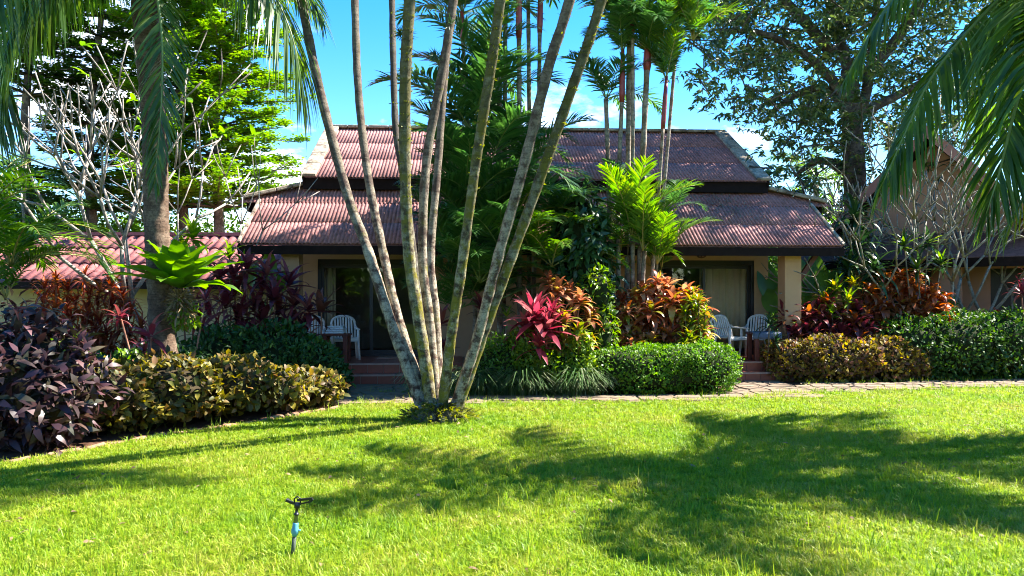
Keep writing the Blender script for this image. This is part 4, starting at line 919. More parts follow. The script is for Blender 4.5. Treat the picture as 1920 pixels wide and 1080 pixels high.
shrub('green_hedge', 'tall glossy dark green hedge below the salmon house', 'hedge', [(8.0, 14.75, .6, .75, .6, .62), (8.9, 14.85, .62, .9, .7, .68), (9.8, 14.95, .65, .9, .7, .7), (7.3, 15.4, .7, .9, .5, .5), (10.8, 15.1, .6, .9, .7, .65)], 10500, .085, .05, 'hedge_dark', T_OVAL, e=2.5, nparts=120)
shrub('feathery_bush', 'feathery green bush with yellow tips right of the leaning trunks', 'bush', [(.0, 12.45, .5, .45, .35, .45), (.45, 12.35, .5, .5, .35, .45), (.95, 12.3, .45, .4, .3, .45), (-.4, 12.5, .45, .35, .35, .4)], 5200, .075, .03, 'areca', T_LANCE, up=.4, rough=1.0, amp=.3, shell=(.5, 1.25))
shrub('feathery_bush', 'yellow-lit feathery sprays below the yellow cordyline', 'bush', [(1.05, 12.15, .6, .24, .2, .3), (.7, 12.1, .5, .3, .2, .3), (1.25, 12.15, .35, .2, .18, .28), (.3, 12.12, .6, .3, .2, .25), (1.1, 12.2, .85, .2, .2, .22), (.2, 12.2, .9, .25, .2, .2)], 3200, .075, .03, 'ygreen', T_OVAL, up=.4, rough=.9, core=None)
shrub('variegated_bush', 'pale-leaved bush below the red-stemmed palms left of the croton bush', 'bush', [(GX(1120, 13), 13.0, 1.7, .28, .25, .45), (GX(1125, 13), 13.0, .9, .3, .3, .6)], 700, .12, .055, 'ygreen', T_OVAL, up=0.0)
shrub('green_shrub', 'fresh green shrub behind the copper croton mound', 'bush', [(8.1, 16.0, 1.0, .7, .5, .75), (9.1, 16, 1.0, .6, .5, .65), (6.7, 16.3, .7, .6, .5, .7)], 2000, .12, .06, 'hedge', T_OVAL)
# border grass under the feathery bush
n = 2600; x = rng.uniform(-.95, 1.35, n); y = 11.98 + rng.uniform(-.05, .35, n)
cl = np.round(x / .16) * .16; x = cl + rng.normal(0, .03, n); a = rng.uniform(0, 6.28, n)
V = []; T = []; rn = []; tt = []
for i in range(n):
    L = random.uniform(.22, .62) * (.75 + .35 * math.sin(x[i] * 7.3)); d = np.array([math.cos(a[i]) * .9, math.sin(a[i]) * .75 - .3, 0]); wv = np.array([-math.sin(a[i]), math.cos(a[i]), 0]) * .009; b0 = len(V); p = np.array([x[i], y[i], .01]); r = random.random()
    for u, h in ((0, 0), (.35, .62), (.7, .75)):
        c = p + d * L * u * u * 1.1 + np.array([0, 0, L * h]); V += [c - wv, c + wv]; rn += [r, r]; tt += [u, u]
    V.append(p + d * L * 1.05 + np.array([0, 0, L * random.uniform(.3, .6)])); rn.append(r); tt.append(1)
    T += [(b0, b0 + 2, b0 + 3), (b0, b0 + 3, b0 + 1), (b0 + 2, b0 + 4, b0 + 5), (b0 + 2, b0 + 5, b0 + 3), (b0 + 4, b0 + 6, b0 + 5)]
tag(obj('border_grass', tri_mesh('border_grass', V, T, M['spider'], {'rnd': rn, 't': tt})), 'arching border grass along the path right of the leaning trunks', 'grass', kind='stuff')
n = 500; V = []; T = []; rn = []; tt = []
for i in range(n):
    c0 = random.choice([(-1.6, 12.0), (-1.35, 12.1), (-3.3, 11.6), (-3.5, 11.8), (-1.45, 12.5), (1.5, 12.2), (1.6, 12.4), (1.45, 12.5)])
    aa = random.uniform(0, 6.28); L = random.uniform(.25, .55); d = np.array([math.cos(aa), math.sin(aa), 0]) * .8; wv = np.array([-math.sin(aa), math.cos(aa), 0]) * .012; b0 = len(V); p = np.array([c0[0], c0[1], .01]); r = random.random()
    for u, h in ((0, 0), (.35, .62), (.7, .75)):
        c = p + d * L * u * u * 1.1 + np.array([0, 0, L * h]); V += [c - wv, c + wv]; rn += [r, r]; tt += [u, u]
    V.append(p + d * L * 1.05 + np.array([0, 0, L * .4])); rn.append(r); tt.append(1)
    T += [(b0, b0 + 2, b0 + 3), (b0, b0 + 3, b0 + 1), (b0 + 2, b0 + 4, b0 + 5), (b0 + 2, b0 + 5, b0 + 3), (b0 + 4, b0 + 6, b0 + 5)]
tag(obj('strap_grass', tri_mesh('strap_grass', V, T, M['spider'], {'rnd': rn, 't': tt})), 'tufts of strap-leaved grass beside the steps and hedges', 'grass', kind='stuff')
# areca palm at the left edge
al = Vector((-7.6, 11.3, 0)); ap = thing('areca_palm', 'feathery bright green areca palm at the edge of the left bed', 'palm', al)
for k in range(5):
    mb = MB(); a = k * 1.3; mb.tube([(math.cos(a) * .12, math.sin(a) * .12, 0), (math.cos(a) * .25, math.sin(a) * .25, .8)], [.04, .03], 7); mb.build('stem', M['rachis'], ap, True)
for px, py, d, n, s in ((-40, 480, 11.3, 10, 1.1), (20, 500, 11.1, 9, .95), (-30, 400, 11.5, 8, 1.0), (10, 560, 11, 7, .8)):
    crown(ap, al, px, py, d, n, s, are_set)
# ================================================================== bare frangipani trees
def frangipani(name, label, base, trunks, levels, L0, r0, bark, seed, leaf_n=6, spread=34, tail=True, leafmat='fern'):
    rd = random.Random(seed); th = thing(name, label, 'tree', base); mb = MB(); tips = []
    def grow(p, d, L, r, lv):
        bend = Vector((rd.uniform(-.25, .25), rd.uniform(-.25, .25), .22))
        m1 = p + d * L * .5; d2 = (d + bend * .6).normalized(); q = m1 + d2 * L * .5
        mb.tube([p, m1, q], [r, r * .88, r * .82], 6, jit=.12)
        if lv == 0 or (lv < 2 and rd.random() < .15): tips.append((q, d2)); mb.tube([q, q + d2 * .03], [r * .85, r * .45], 6); return
        k = 2 if rd.random() < .62 else 3; az = rd.uniform(0, 6.28)
        side = d2.cross(Vector((.3, .2, .9))).normalized(); oth = d2.cross(side)
        for j in range(k):
            a = az + j * 2 * math.pi / k + rd.uniform(-.4, .4); s = R(spread + rd.uniform(-10, 10))
            nd = d2 * math.cos(s) + (side * math.cos(a) + oth * math.sin(a)) * math.sin(s)
            nd = (nd + Vector((0, 0, .12))).normalized()
            grow(q, nd, L * rd.uniform(.68, .98), r * rd.uniform(.7, .8), lv - 1)
    for (off, d, L, r, lv) in trunks: grow(Vector(off), Vector(d).normalized(), L, r, lv)
    mb.build('trunk', M[bark], th, True)
    lf = strap_leaf('leaf', M[leafmat], .26, .09, .4, .2, 0, 6, 0, .7)
    for q, d in rd.sample(tips, min(leaf_n, len(tips))):
        for k in range(rd.randint(2, 4)): obj('leaf', lf, th, q, (R(rd.uniform(-10, 60)), 0, rd.uniform(0, 6.28)), (1, 1, 1))
    return th
frangipani('frangipani_tree', 'leafless pale-branched frangipani in front of the low pink roof', (-6.9, 13.0, 0),
           [((0.15, 0, 0), (-.02, 0, 1), 1.5, .06, 5), ((.9, .1, 0), (-.5, 0, 1), 1.6, .055, 5), ((1.1, .3, 0), (.1, .1, 1), 1.2, .035, 4)], 5, 1.2, .09, 'frang_bark', 11, 12, 30)
frangipani('frangipani_tree', 'leafless wide-branching frangipani in front of the salmon house', (9.2, 15.9, 0),
           [((-.4, 0, 0), (-.15, 0, 1), 1.25, .055, 5), ((.15, .1, 0), (.1, -.1, 1), 1.2, .055, 5), ((.7, .2, 0), (.45, 0, 1), 1.2, .05, 4), ((1.0, .2, 0), (.9, .1, .8), 1.1, .042, 4), ((-.45, 0, .75), (-.9, -.1, .5), .95, .042, 4), ((-.3, 0, .9), (-.75, .1, .75), 1.2, .04, 4), ((.4, 0, 0), (.2, .2, 1), 1.3, .042, 4)], 5, 1.0, .08, 'frang_bark_g', 23, 8, 32, leafmat='ygreen')
# ================================================================== tiered tree on the left
def tiered(name, label, base, h, z0, rmax, trunks, seed, dens=1.0, group=None, mat='tier'):
    rd = random.Random(seed); th = thing(name, label, 'tree', base, 0, group); mb = MB(); P = []; D = []; 
    for (ox, lean) in trunks:
        top = Vector((ox + lean * h, 0, h))
        pts = [Vector((ox + lean * h * f + .1 * math.sin(f * 9), .1 * math.cos(f * 7), h * f)) for f in np.linspace(0, 1, 14)]
        mb.tube(pts, [.22 * (1 - .75 * f) * (1.3 if f < .05 else 1) for f in np.linspace(0, 1, 14)], 9, jit=.1)
        z = z0
        while z < h:
            f = (z - z0) / (h - z0); rad = rmax * (1 - .55 * f) * rd.uniform(.75, 1.1); nb = rd.randint(6, 9); a0 = rd.uniform(0, 6.28)
            for j in range(nb):
                a = a0 + j * 2 * math.pi / nb + rd.uniform(-.3, .3); L = rad * rd.uniform(.6, 1.1)
                p0 = Vector((ox + lean * z, 0, z)); dv = Vector((math.cos(a), math.sin(a), .12)); zz = rd.uniform(-.15, .15)
                pp = [p0, p0 + dv * L * .5 + Vector((0, 0, zz + .05)), p0 + dv * L + Vector((0, 0, zz - .1))]
                mb.tube(pp, [.05 * (1 - .4 * f), .03, .008], 5)
                # twigs carrying flat sprays of leaves
                for k in range(int(14 * L / 3 * dens) + 4):
                    s = rd.uniform(.25, 1); b = p0 + dv * L * s + Vector((0, 0, zz * min(1, 2 * s) + .03))
                    wz = (L * .3) * (1 - abs(s - .55)); an = a + rd.uniform(-1.5, 1.5); tv = Vector((math.cos(an), math.sin(an), .1)) * wz * rd.uniform(.3, 1)
                    m_ = 20
                    for q in range(m_):
                        c = b + tv * (q / m_) + Vector((rd.gauss(0, .09), rd.gauss(0, .09), rd.gauss(0, .05))); P.append(tuple(c)); an2 = rd.uniform(0, 6.28); D.append((math.cos(an2), math.sin(an2), rd.uniform(-.2, .45)))
            z += rd.uniform(.45, .8)
    mb.build('trunk', M['tree_bark'], th, True)
    n = len(P); Nn = np.tile(np.array([0, 0, 1.0]), (n, 1)) + unit(n) * .45
    tag(obj('crown', leaves('crown', P, D, Nn, rng.uniform(.12, .22, n), rng.uniform(.07, .12, n), T_DIA, M[mat]), th), kind='stuff')
    return th
TDD = 26.0
tiered('tiered_tree', 'tall tree with bright flat tiers of leaves left of the red roof', (GX(372, TDD), TDD, 0), 15.5, 4.8, 4.1, [(-.55, .0), (.6, .02)], 3, 1.15, 'tiered trees')
tiered('tiered_tree', 'slender darker tiered tree behind the bare frangipani branches', (GX(165, 25), 25, 0), 14.0, 4.6, 2.8, [(0, .03)], 8, .8, 'tiered trees', 'back')
tiered('tiered_tree', 'thin tiered tree rising behind the areca palm', (GX(52, 24), 24, 0), 14.0, 8.2, 2.2, [(0, .01)], 18, .6, 'tiered trees', 'back')
# ================================================================== big spreading tree on the right
BD = 19.2; bt = thing('spreading_tree', 'big dark-trunked tree spreading glossy leaves over the roof end', 'tree', (GX(1603, BD), BD, 0)); b0 = Vector((GX(1603, BD), BD, 0))
mb = MB(); P0 = lambda px, py, d=BD: W(px, py, d) - b0
mb.tube([Vector((0, 0, 0)), P0(1606, 480), P0(1603, 330), P0(1597, 215), P0(1592, 130)], [.36, .30, .28, .25, .2], 12, jit=.1)
limbs = [[(1600, 250), (1625, 170), (1635, 90), (1650, -60), (1660, -200)], [(1596, 200), (1560, 150), (1500, 95), (1420, 60), (1350, 60)], [(1592, 140), (1570, 60), (1540, -40), (1500, -160)], [(1605, 215), (1650, 195), (1700, 170), (1780, 120), (1850, 60)], [(1590, 200), (1540, 165), (1480, 185), (1430, 230)], [(1600, 330), (1540, 300), (1490, 330)], [(1620, 150), (1690, 60), (1760, -40), (1830, -120)], [(1560, 100), (1480, 10), (1400, -60), (1330, -100)]]
for l in limbs:
    ds = np.linspace(BD, BD + random.uniform(-2.2, 2.2), len(l)); pts = smooth_path([P0(x, y, dd) for (x, y), dd in zip(l, ds)], 14); n = len(pts)
    mb.tube(pts, [.14 * (1 - .8 * i / n) + .015 for i in range(n)], 7, jit=.15)
poly = [(1310, -220), (1305, 60), (1320, 190), (1370, 225), (1440, 245), (1440, 320), (1455, 385), (1540, 415), (1570, 340), (1640, 250), (1700, 290), (1800, 330), (1900, 260), (1960, 100), (1960, -220)]
def inpoly(x, y):
    c = False; j = len(poly) - 1
    for i in range(len(poly)):
        (xi, yi), (xj, yj) = poly[i], poly[j]
        if (yi > y) != (yj > y) and x < (xj - xi) * (y - yi) / (yj - yi) + xi: c = not c
        j = i
    return c
P = []; D = []; cnt = 0; tw_ = MB()
while cnt < 570:
    x, y = random.uniform(1300, 1960), random.uniform(-220, 420)
    if not inpoly(x, y): continue
    if x > 1650 and y > 120 and random.random() < .3: continue
    if y > 230 and random.random() < .35: continue
    cnt += 1
    c = P0(x, y, BD + random.uniform(-2.4, 3.0)); m_ = random.randint(60, 130); r = random.uniform(.35, .75)
    tw = Vector((random.uniform(-1, 1), random.uniform(-1, 1), random.uniform(-.9, .1))).normalized()
    tw_.tube([c - tw * r * 1.2, c, c + tw * r * .6], [.022, .014, .005], 4, cap=False)
    # leaves sit in whorls along drooping twigs
    for k in range(max(4, m_ // 9)):
        e = c + Vector(tuple(rng.normal(0, 1, 3) * np.array([r * .6, r * .6, r * .45])))
        for q in range(8):
            a = random.uniform(0, 6.28); P.append(tuple(e)); D.append((math.cos(a), math.sin(a), random.uniform(-1.0, .35)))
mb.build('trunk', M['tree_bark'], bt, True); tag(tw_.build('twigs', M['tree_bark'], bt), kind='stuff')
n = len(P); P = np.array(P) + rng.normal(0, .03, (n, 3))
tag(obj('crown', leaves('crown', P, D, unit(n) + np.array([0, 0, 1.1]), rng.uniform(.13, .24, n), rng.uniform(.045, .07, n), T_LANCE, M['canopy']), bt), kind='stuff')
n = 900; i = rng.integers(0, n, n); zz = rng.uniform(2.4, 6.5, n); aa = rng.uniform(0, 6.28, n)
me = leaves('creeper', np.c_[np.cos(aa) * .3, np.sin(aa) * .3, zz], np.c_[np.cos(aa), np.sin(aa), rng.uniform(-.8, .4, n)], unit(n) + np.array([0, 0, 1.0]), rng.uniform(.08, .2, n), rng.uniform(.04, .08, n), T_OVAL, M['canopy']); tag(obj('creeper', me, bt), kind='stuff')
# ---- background: trees and palms beyond the houses
def leafy_tree(name, label, base, h, crown_l, n, L, mat, group=None, tr=.2):
    th = thing(name, label, 'tree', base, 0, group); mb = MB()
    mb.tube([(0, 0, 0), (.1, 0, h * .4), (0, .1, h)], [tr, tr * .8, tr * .4], 8)
    for l in crown_l: mb.tube([(0, 0, h * .45), Vector((l[0], l[1], l[2])) * .55 + Vector((0, 0, h * .22)), l[:3]], [tr * .5, tr * .3, .03], 6)
    mb.build('trunk', M['tree_bark'], th, True)
    P, nr = lumps_pts(crown_l, n, 2.0, (.25, 1.1), .3); k = len(P)
    tag(obj('crown', leaves('crown', P, nrm(nr * .4 + unit(k)), nr + unit(k) * .8, rng.uniform(.7, 1.3, k) * L, rng.uniform(.7, 1.2, k) * L * .5, T_DIA, M[mat]), th), kind='stuff')
def rcrown(r, h, k, seed):
    q = random.Random(seed); return [(q.uniform(-r, r), q.uniform(-r, r) * .7, h + q.uniform(-.3, .35) * r, r * q.uniform(.4, .7), r * q.uniform(.4, .6), r * q.uniform(.3, .5)) for _ in range(k)]
BG = [(150, 27, 3.6, 2.2, 'bushy green tree behind the low pink roof'), (60, 25, 4.0, 2.2, 'bushy tree left of the low pink roof'), (255, 28, 4.0, 2.4, 'round green tree between the low pink roof and tiered tree'), (-60, 24, 4.6, 2.4, 'leafy tree beyond the areca palm'),
      (440, 30, 3.4, 2.4, 'low green tree under the tiers beside the roof corner'), (1490, 27, 2.9, 2.0, 'low dark tree behind the banana leaves'), (1580, 26, 3.3, 2.2, 'dark green tree behind the tall dracaena'), (1440, 30, 2.4, 1.8, 'small far tree seen between porch column and wall'), (1660, 28, 4.3, 2.2, 'green tree between big trunk and salmon gable')]
for k, (px, d, h, r, lab) in enumerate(BG):
    leafy_tree('background_tree', lab, (GX(px, d), d, 0), h, rcrown(r, h, 6, k) + [(0, 0, h * .45, r * .9, r * .7, h * .4)], 4500, .2, 'back' if k % 2 else 'tier', 'background trees')
bp = thing('far_palm', 'small pale-stemmed palm between the big tree and the red roof', 'palm', (GX(1530, 24), 24, 0), 0)
mb = MB(); mb.tube([(0, 0, 0), (.05, 0, 2.5), (.0, 0, 5.3)], [.14, .11, .09], 8); mb.build('stem', M['slim_bark'], bp, True)
far_set = frond_set(M['coco'], M['rachis'], 2.0, (60, 35, 10), (80, 85, 70), .02, leaf_len=.6, n=34, width=.045, droop=.6)
for k in range(11): put_frond(bp, far_set[k % 3], (0, 0, 5.3), (0, 0, k * 2.4), random.uniform(.85, 1.1))
# distant wood closing the horizon
P = []; 
n = 60000; a = rng.uniform(-1.25, 1.25, n); d = rng.uniform(46, 60, n); hh = 3.0 + 1.3 * np.sin(a * 23) + 1.0 * np.sin(a * 57 + 1)
P = np.c_[np.sin(a) * d, np.cos(a) * d, rng.uniform(0, 1, n) ** .8 * hh]
tag(obj('distant_wood', leaves('distant_wood', P, unit(n), unit(n), rng.uniform(.4, .8, n), rng.uniform(.25, .45, n), T_DIA, M['back'])), 'distant green wood behind the houses', 'wood', kind='stuff')
n = 26000; a = rng.uniform(1.3, 2 * math.pi - 1.3, n); d = rng.uniform(17, 23, n); hh = 4.0 + .9 * np.sin(a * 9) + .6 * np.sin(a * 23 + 1)
d = np.where(np.sin(a) > .6, d + 9, d)
P = np.c_[np.sin(a) * d, np.cos(a) * d + 2, rng.uniform(0, 1, n) ** .8 * hh]
tag(obj('garden_trees', leaves('garden_trees', P, unit(n), unit(n), rng.uniform(.5, 1.0, n), rng.uniform(.3, .5, n), T_DIA, M['back'])), 'mass of garden trees across the lawn, mirrored in the door glass', 'wood', kind='stuff')
# ================================================================== porch furniture
M['plastic'] = plain('white_plastic', (.74, .72, .68), .42, .05, 4, 0)
M['wood_red'] = plain('dark_red_timber', (.15, .035, .022), .5, .3, 7, .15)
M['towel'] = plain('white_towel', (.72, .76, .82), .95, .06, 20, .5)
M['cloth'] = plain('grey_blue_cloth', (.12, .14, .18), .95, .2, 20, .5)
def chair(label, loc, rz, group='white plastic chairs on the porches'):
    th = thing('plastic_chair', label, 'chair', loc, rz, group); w2 = .23
    for sx in (-1, 1):
        for y0, y1, z1 in ((-.24, -.2, .60), (.25, .2, .44)):
            mb = MB(); mb.tube([(sx * .27, y0, 0), (sx * .245, y1, .42), (sx * .245, y1 - .0, z1)], [.022, .03, .024], 8); mb.build('leg', M['plastic'], th, True)
        mb = MB(); mb.bar((sx * .255, -.23, .615), (sx * .25, .2, .63), .055, .025); mb.tube([(sx * .25, .2, .62), (sx * .24, .26, .68)], [.024, .02], 6); bevel(mb.build('armrest', M['plastic'], th), .008)
    mb = MB(); mb.box((0, -.01, .425), (.46, .43, .03)); mb.box((0, -.215, .40), (.46, .03, .06)); bevel(mb.build('seat', M['plastic'], th), .012, 3)
    mb = MB(); top = [Vector((math.cos(a) * .235, .30 + .05, .74 + math.sin(a) * .14)) for a in np.linspace(math.pi, 0, 11)]
    pts = [Vector((-.22, .2, .42)), Vector((-.235, .26, .6))] + top + [Vector((.235, .26, .6)), Vector((.22, .2, .42))]
    mb.tube(pts, [.024] * len(pts), 7); bk = mb.build('backrest', M['plastic'], th, True)
    for k in range(7):
        x = -.165 + k * .055; zt = .74 + .14 * math.sqrt(max(0, 1 - (x / .235) ** 2))
        mb = MB(); mb.bar((x, .205, .44), (x, .275, .62), .034, .012, Vector((0, 1, 0))); mb.bar((x, .275, .62), (x, .35, zt), .034, .012, Vector((0, 1, 0))); mb.build('slat', M['plastic'], bk)
    return th
def hw(u, v, z=.364): return HM @ Vector((u, v, z))
chair('white plastic slatted chair in front of the curtained door', hw(3.95, -.75), YAW + R(25))
chair('white plastic slatted chair behind the right porch table', hw(4.52, -.62), YAW - R(35))
chair('white plastic slatted chair behind the table of folded towels', hw(-4.05, -.72), YAW + R(15))
chair('white plastic slatted chair half hidden by the copper-leaved cordyline', hw(-4.72, -.7), YAW + R(10))
def table(label, loc, rz):
    th = thing('porch_table', label, 'table', loc, rz, 'dark red porch tables')
    for sx in (-1, 1):
        for sy in (-1, 1):
            mb = MB(); mb.box((sx * .2, sy * .18, .26), (.085, .085, .52)); bevel(mb.build('leg', M['wood_red'], th), .006)
    for k in range(4):
        mb = MB(); mb.box((0, -.165 + k * .11, .54), (.54, .104, .035)); bevel(mb.build('table_plank', M['wood_red'], th), .005)
    return th
p1 = hw(-4.1, -1.38); table('dark red timber table under folded white towels', p1, YAW)
p2 = hw(4.36, -1.4); table('dark red timber table with grey cloth beside the right steps', p2, YAW)
for k in range(4):
    mb = MB(); n = 8; V = []; Fc = []
    mb.box((0, 0, 0), (.36 - .02 * k, .28, .036)); o = bevel(mb.build('folded_towel', M['towel']), .016, 3)
    o.location = (p1.x + random.uniform(-.015, .015), p1.y + random.uniform(-.01, .01), p1.z + .578 + k * .037); o.rotation_euler = (0, random.uniform(-.02, .02), YAW + random.uniform(-.12, .12))
    tag(o, ['lowest folded white towel of the stack on the left porch table', 'second folded white towel from the bottom of the porch stack', 'third folded white towel from the bottom of the porch stack', 'topmost folded white towel on the left porch table'][k], 'towel', 'folded towels on the porch table')
mb = MB(); V = []; Fc = []; nx, ny = 16, 14
for i in range(nx + 1):
    for j in range(ny + 1):
        x = -.29 + .58 * i / nx; y = -.33 + .52 * j / ny; z = .566 + .006 * math.sin(x * 40 + y * 13)
        if y < -.225: z -= (-.225 - y) * 1.2; y = -.225 - (-.225 - y) * .25
        V.append((x, y, z))
for i in range(nx):
    for j in range(ny): a = i * (ny + 1) + j; Fc.append((a, a + ny + 1, a + ny + 2, a + 1))
mb.add(V, Fc); o = mb.build('table_cloth', M['cloth'], None, True); o.location = p2; o.rotation_euler = (0, 0, YAW); sm = o.modifiers.new('thick', 'SOLIDIFY'); sm.thickness = .006; sm.offset = 1
tag(o, 'grey blue cloth draped over the right porch table', 'cloth')
mb = MB(); mb.box((0, 0, .012), (.6, .38, .018)); o = bevel(mb.build('doormat', M['nosing']), .006); o.location = hw(-3.1, -.45); o.rotation_euler = (0, 0, YAW); tag(o, 'pale doormat on the left porch floor', 'doormat')
# ================================================================== sprinkler
sx_, sy_ = GX(548, 4.53), 4.53
spk = thing('lawn_sprinkler', 'small black sprinkler head on a thin riser pipe in the lawn', 'sprinkler', (sx_, sy_, 0))
M['pipe_d'] = plain('dark_green_pipe', (.05, .065, .04), .6, .5, 30, .3); M['pipe_b'] = plain('blue_pvc', (.10, .34, .42), .4, .25, 20, .1); M['pipe_g'] = plain('olive_pvc', (.17, .2, .05), .45, .3, 25, .1); M['black'] = plain('black_plastic', (.012, .012, .013), .4, .2, 10, 0)
def pp(z): return Vector((.035 * z / .38 + .0, 0, z))
mb = MB(); mb.tube([pp(-.02), pp(.15)], [.013, .013], 10); mb.build('riser_pipe', M['pipe_d'], spk, True)
mb = MB(); mb.tube([pp(.148), pp(.16), pp(.165), pp(.19), pp(.20), pp(.225), pp(.228)], [.016, .018, .022, .022, .018, .017, .015], 12); mb.tube([pp(.18) + Vector((.018, 0, 0)), pp(.182) + Vector((.034, 0, 0))], [.007, .006], 6); mb.build('blue_coupling', M['pipe_b'], spk, True)
mb = MB(); mb.tube([pp(.226), pp(.275), pp(.278)], [.0135, .0125, .015], 10); mb.build('olive_pipe', M['pipe_g'], spk, True)
mb = MB(); mb.tube([pp(.276), pp(.285), pp(.286), pp(.315), pp(.318), pp(.35)], [.016, .016, .010, .010, .017, .019], 10); hd = mb.build('sprinkler_head', M['black'], spk, True)
mb = MB(); c = pp(.345)
mb.bar(c + Vector((-.02, 0, 0)), c + Vector((-.055, .004, .014)), .016, .014); mb.tube([c + Vector((-.05, .004, .014)), c + Vector((-.07, .004, .022))], [.012, .013], 8)
mb.bar(c + Vector((.0, 0, .022)), c + Vector((.095, -.01, .034)), .014, .013); mb.bar(c + Vector((.01, 0, -.004)), c + Vector((.07, -.01, .012)), .01, .009); mb.bar(c + Vector((.07, -.01, .008)), c + Vector((.096, -.01, .032)), .016, .016)
mb.build('swing_arm', M['black'], hd)
mb = MB(); mb.tube([c + Vector((-.018, 0, .005)), c + Vector((-.02, 0, .03)), c + Vector((0, 0, .044)), c + Vector((.02, 0, .03)), c + Vector((.018, 0, .005))], [.005] * 5, 6); mb.build('head_bridge', M['black'], hd, True)
# small things in the left bed
mb = MB(); mb.tube([(0, 0, 0), (0, 0, .05), (0, 0, .055), (0, 0, .09), (0, 0, .11)], [.03, .03, .085, .08, .03], 12); o = mb.build('garden_light', M['plastic'], None, True); o.location = (GX(233, 9.4), 9.4, .58); tag(o, 'white dome lamp head peeping out of the croton hedge', 'lamp')
mb = MB(); mb.tube([(0, 0, -.58), (0, 0, 0)], [.02, .02], 8); mb.build('post', M['frame'], o)
bk = thing('brick_kerb', 'short red brick kerb behind the purple bush', 'kerb', (GX(70, 11.6), 11.6, 0)); mb = MB(); mb.box((0, 0, .55), (.195, .1, 1.1)); bm_ = mb.mesh('kerb_post', M['conc']); obj('kerb_post', bm_, bk, (0, .06, 0))
mb = MB(); mb.box((0, 0, 0), (.125, .12, .085)); brick_me = mb.mesh('brick', M['terra'])
for k in range(4): bevel(obj('brick', brick_me, bk, (-.2 + k * .132, -.0, 1.145)), .008)
M['dry_grey'] = leaf_mat('grey_dry_leaf', [(0, (.13, .09, .06)), (1, (.24, .19, .14))], .2, .8)
# fallen leaves on the right part of the lower roof
n = 420; P = []; Dv = []
for k in range(n):
    u = random.gauss(3.9, .45); s = random.gauss(.66, .16) - (u - 3.9) * .22
    if not .1 < s < .97: continue
    q_ = E2.lerp(T2, s); P.append(tuple(HM @ (Vector((u, q_.y, q_.z)) + nv2 * random.uniform(.045, .07)))); a = random.uniform(0, 6.28); dd = Vector((math.cos(a), 0, 0)) + up2 * math.sin(a); Dv.append(tuple(dd))
k = len(P); tag(obj('leaf_litter', leaves('leaf_litter', P, Dv, np.tile(np.array([0, -.5, .86]), (k, 1)) + unit(k) * .3, rng.uniform(.04, .09, k), rng.uniform(.012, .03, k), T_LANCE, M['dry_grey'])), 'grey fallen leaves lying on the red lower roof', 'leaf litter', kind='stuff')
n = 900; P = np.c_[rng.uniform(-6, 12, n), rng.uniform(4, 15, n), np.full(n, .05)]; P[:, 2] = rng.uniform(.035, .06, n)
tag(obj('fallen_leaves', leaves('fallen_leaves', P, unit(n) * np.array([1, 1, .1]), np.tile(np.array([0, 0, 1.0]), (n, 1)) + unit(n) * .5, rng.uniform(.03, .09, n), rng.uniform(.012, .035, n), T_LANCE, M['dry'])), 'dry leaves scattered over the lawn and path', 'leaf litter', kind='stuff')
# ================================================================== grass
m, t, b = new_mat('grass_blade'); g = t.nodes.new('ShaderNodeNewGeometry'); oi = t.nodes.new('ShaderNodeObjectInfo'); at = t.nodes.new('ShaderNodeAttribute'); at.attribute_name = 't'; ar = t.nodes.new('ShaderNodeAttribute'); ar.attribute_name = 'rnd'
nz = noise(t, .9, 4, .6, g.outputs['Position']); f = mathn(t, 'ADD', mathn(t, 'MULTIPLY', nz, .9), mathn(t, 'MULTIPLY', mathn(t, 'ADD', oi.outputs['Random'], ar.outputs['Fac']), .25))
c = ramp(t, [(.35, (.095, .22, .008)), (.6, (.19, .31, .010)), (.8, (.27, .34, .014)), (.95, (.34, .32, .06))]); t.links.new(f, c.inputs[0])
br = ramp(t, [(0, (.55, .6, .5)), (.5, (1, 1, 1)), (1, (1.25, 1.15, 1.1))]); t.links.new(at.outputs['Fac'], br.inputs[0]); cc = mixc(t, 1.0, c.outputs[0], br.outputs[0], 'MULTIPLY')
t.links.new(cc, b.inputs['Base Color']); b.inputs['Roughness'].default_value = .5; b.inputs['Specular IOR Level'].default_value = .35
tr = t.nodes.new('ShaderNodeBsdfTranslucent'); hs_ = t.nodes.new('ShaderNodeHueSaturation'); hs_.inputs['Value'].default_value = 1.5; t.links.new(cc, hs_.inputs['Color']); t.links.new(hs_.outputs[0], tr.inputs['Color'])
ms = t.nodes.new('ShaderNodeMixShader'); ms.inputs[0].default_value = .45; t.links.new(b.outputs[0], ms.inputs[1]); t.links.new(tr.outputs[0], ms.inputs[2]); t.links.new(ms.outputs[0], t.nodes['Material Output'].inputs['Surface']); M['grass'] = m
def tuft_mesh(nb, h, spread, lean, wd):
    V = []; T = []; rn = []; tt = []
    for k in range(nb):
        a = random.uniform(0, 6.28); r = spread * math.sqrt(random.random()); p = np.array([math.cos(a) * r, math.sin(a) * r, 0]); L = h * random.uniform(.55, 1.2); le = lean * random.uniform(.2, 1.3)
        a2 = a + random.uniform(-1.2, 1.2); d = np.array([math.cos(a2), math.sin(a2), 0]); wv = np.array([-math.sin(a2), math.cos(a2), 0]) * wd * .5; b0 = len(V); r_ = random.random()
        c1 = p + d * L * le * .35 + np.array([0, 0, L * .55]); c2 = p + d * L * le + np.array([0, 0, L * max(.3, 1 - le * .45)])
        V += [p - wv, p + wv, c1 - wv * .9, c1 + wv * .9, c2]; rn += [r_] * 5; tt += [0, 0, .5, .5, 1]; T += [(b0, b0 + 1, b0 + 3), (b0, b0 + 3, b0 + 2), (b0 + 2, b0 + 3, b0 + 4)]
    return tri_mesh('grass_tuft', V, T, M['grass'], {'rnd': rn, 't': tt})
src = []
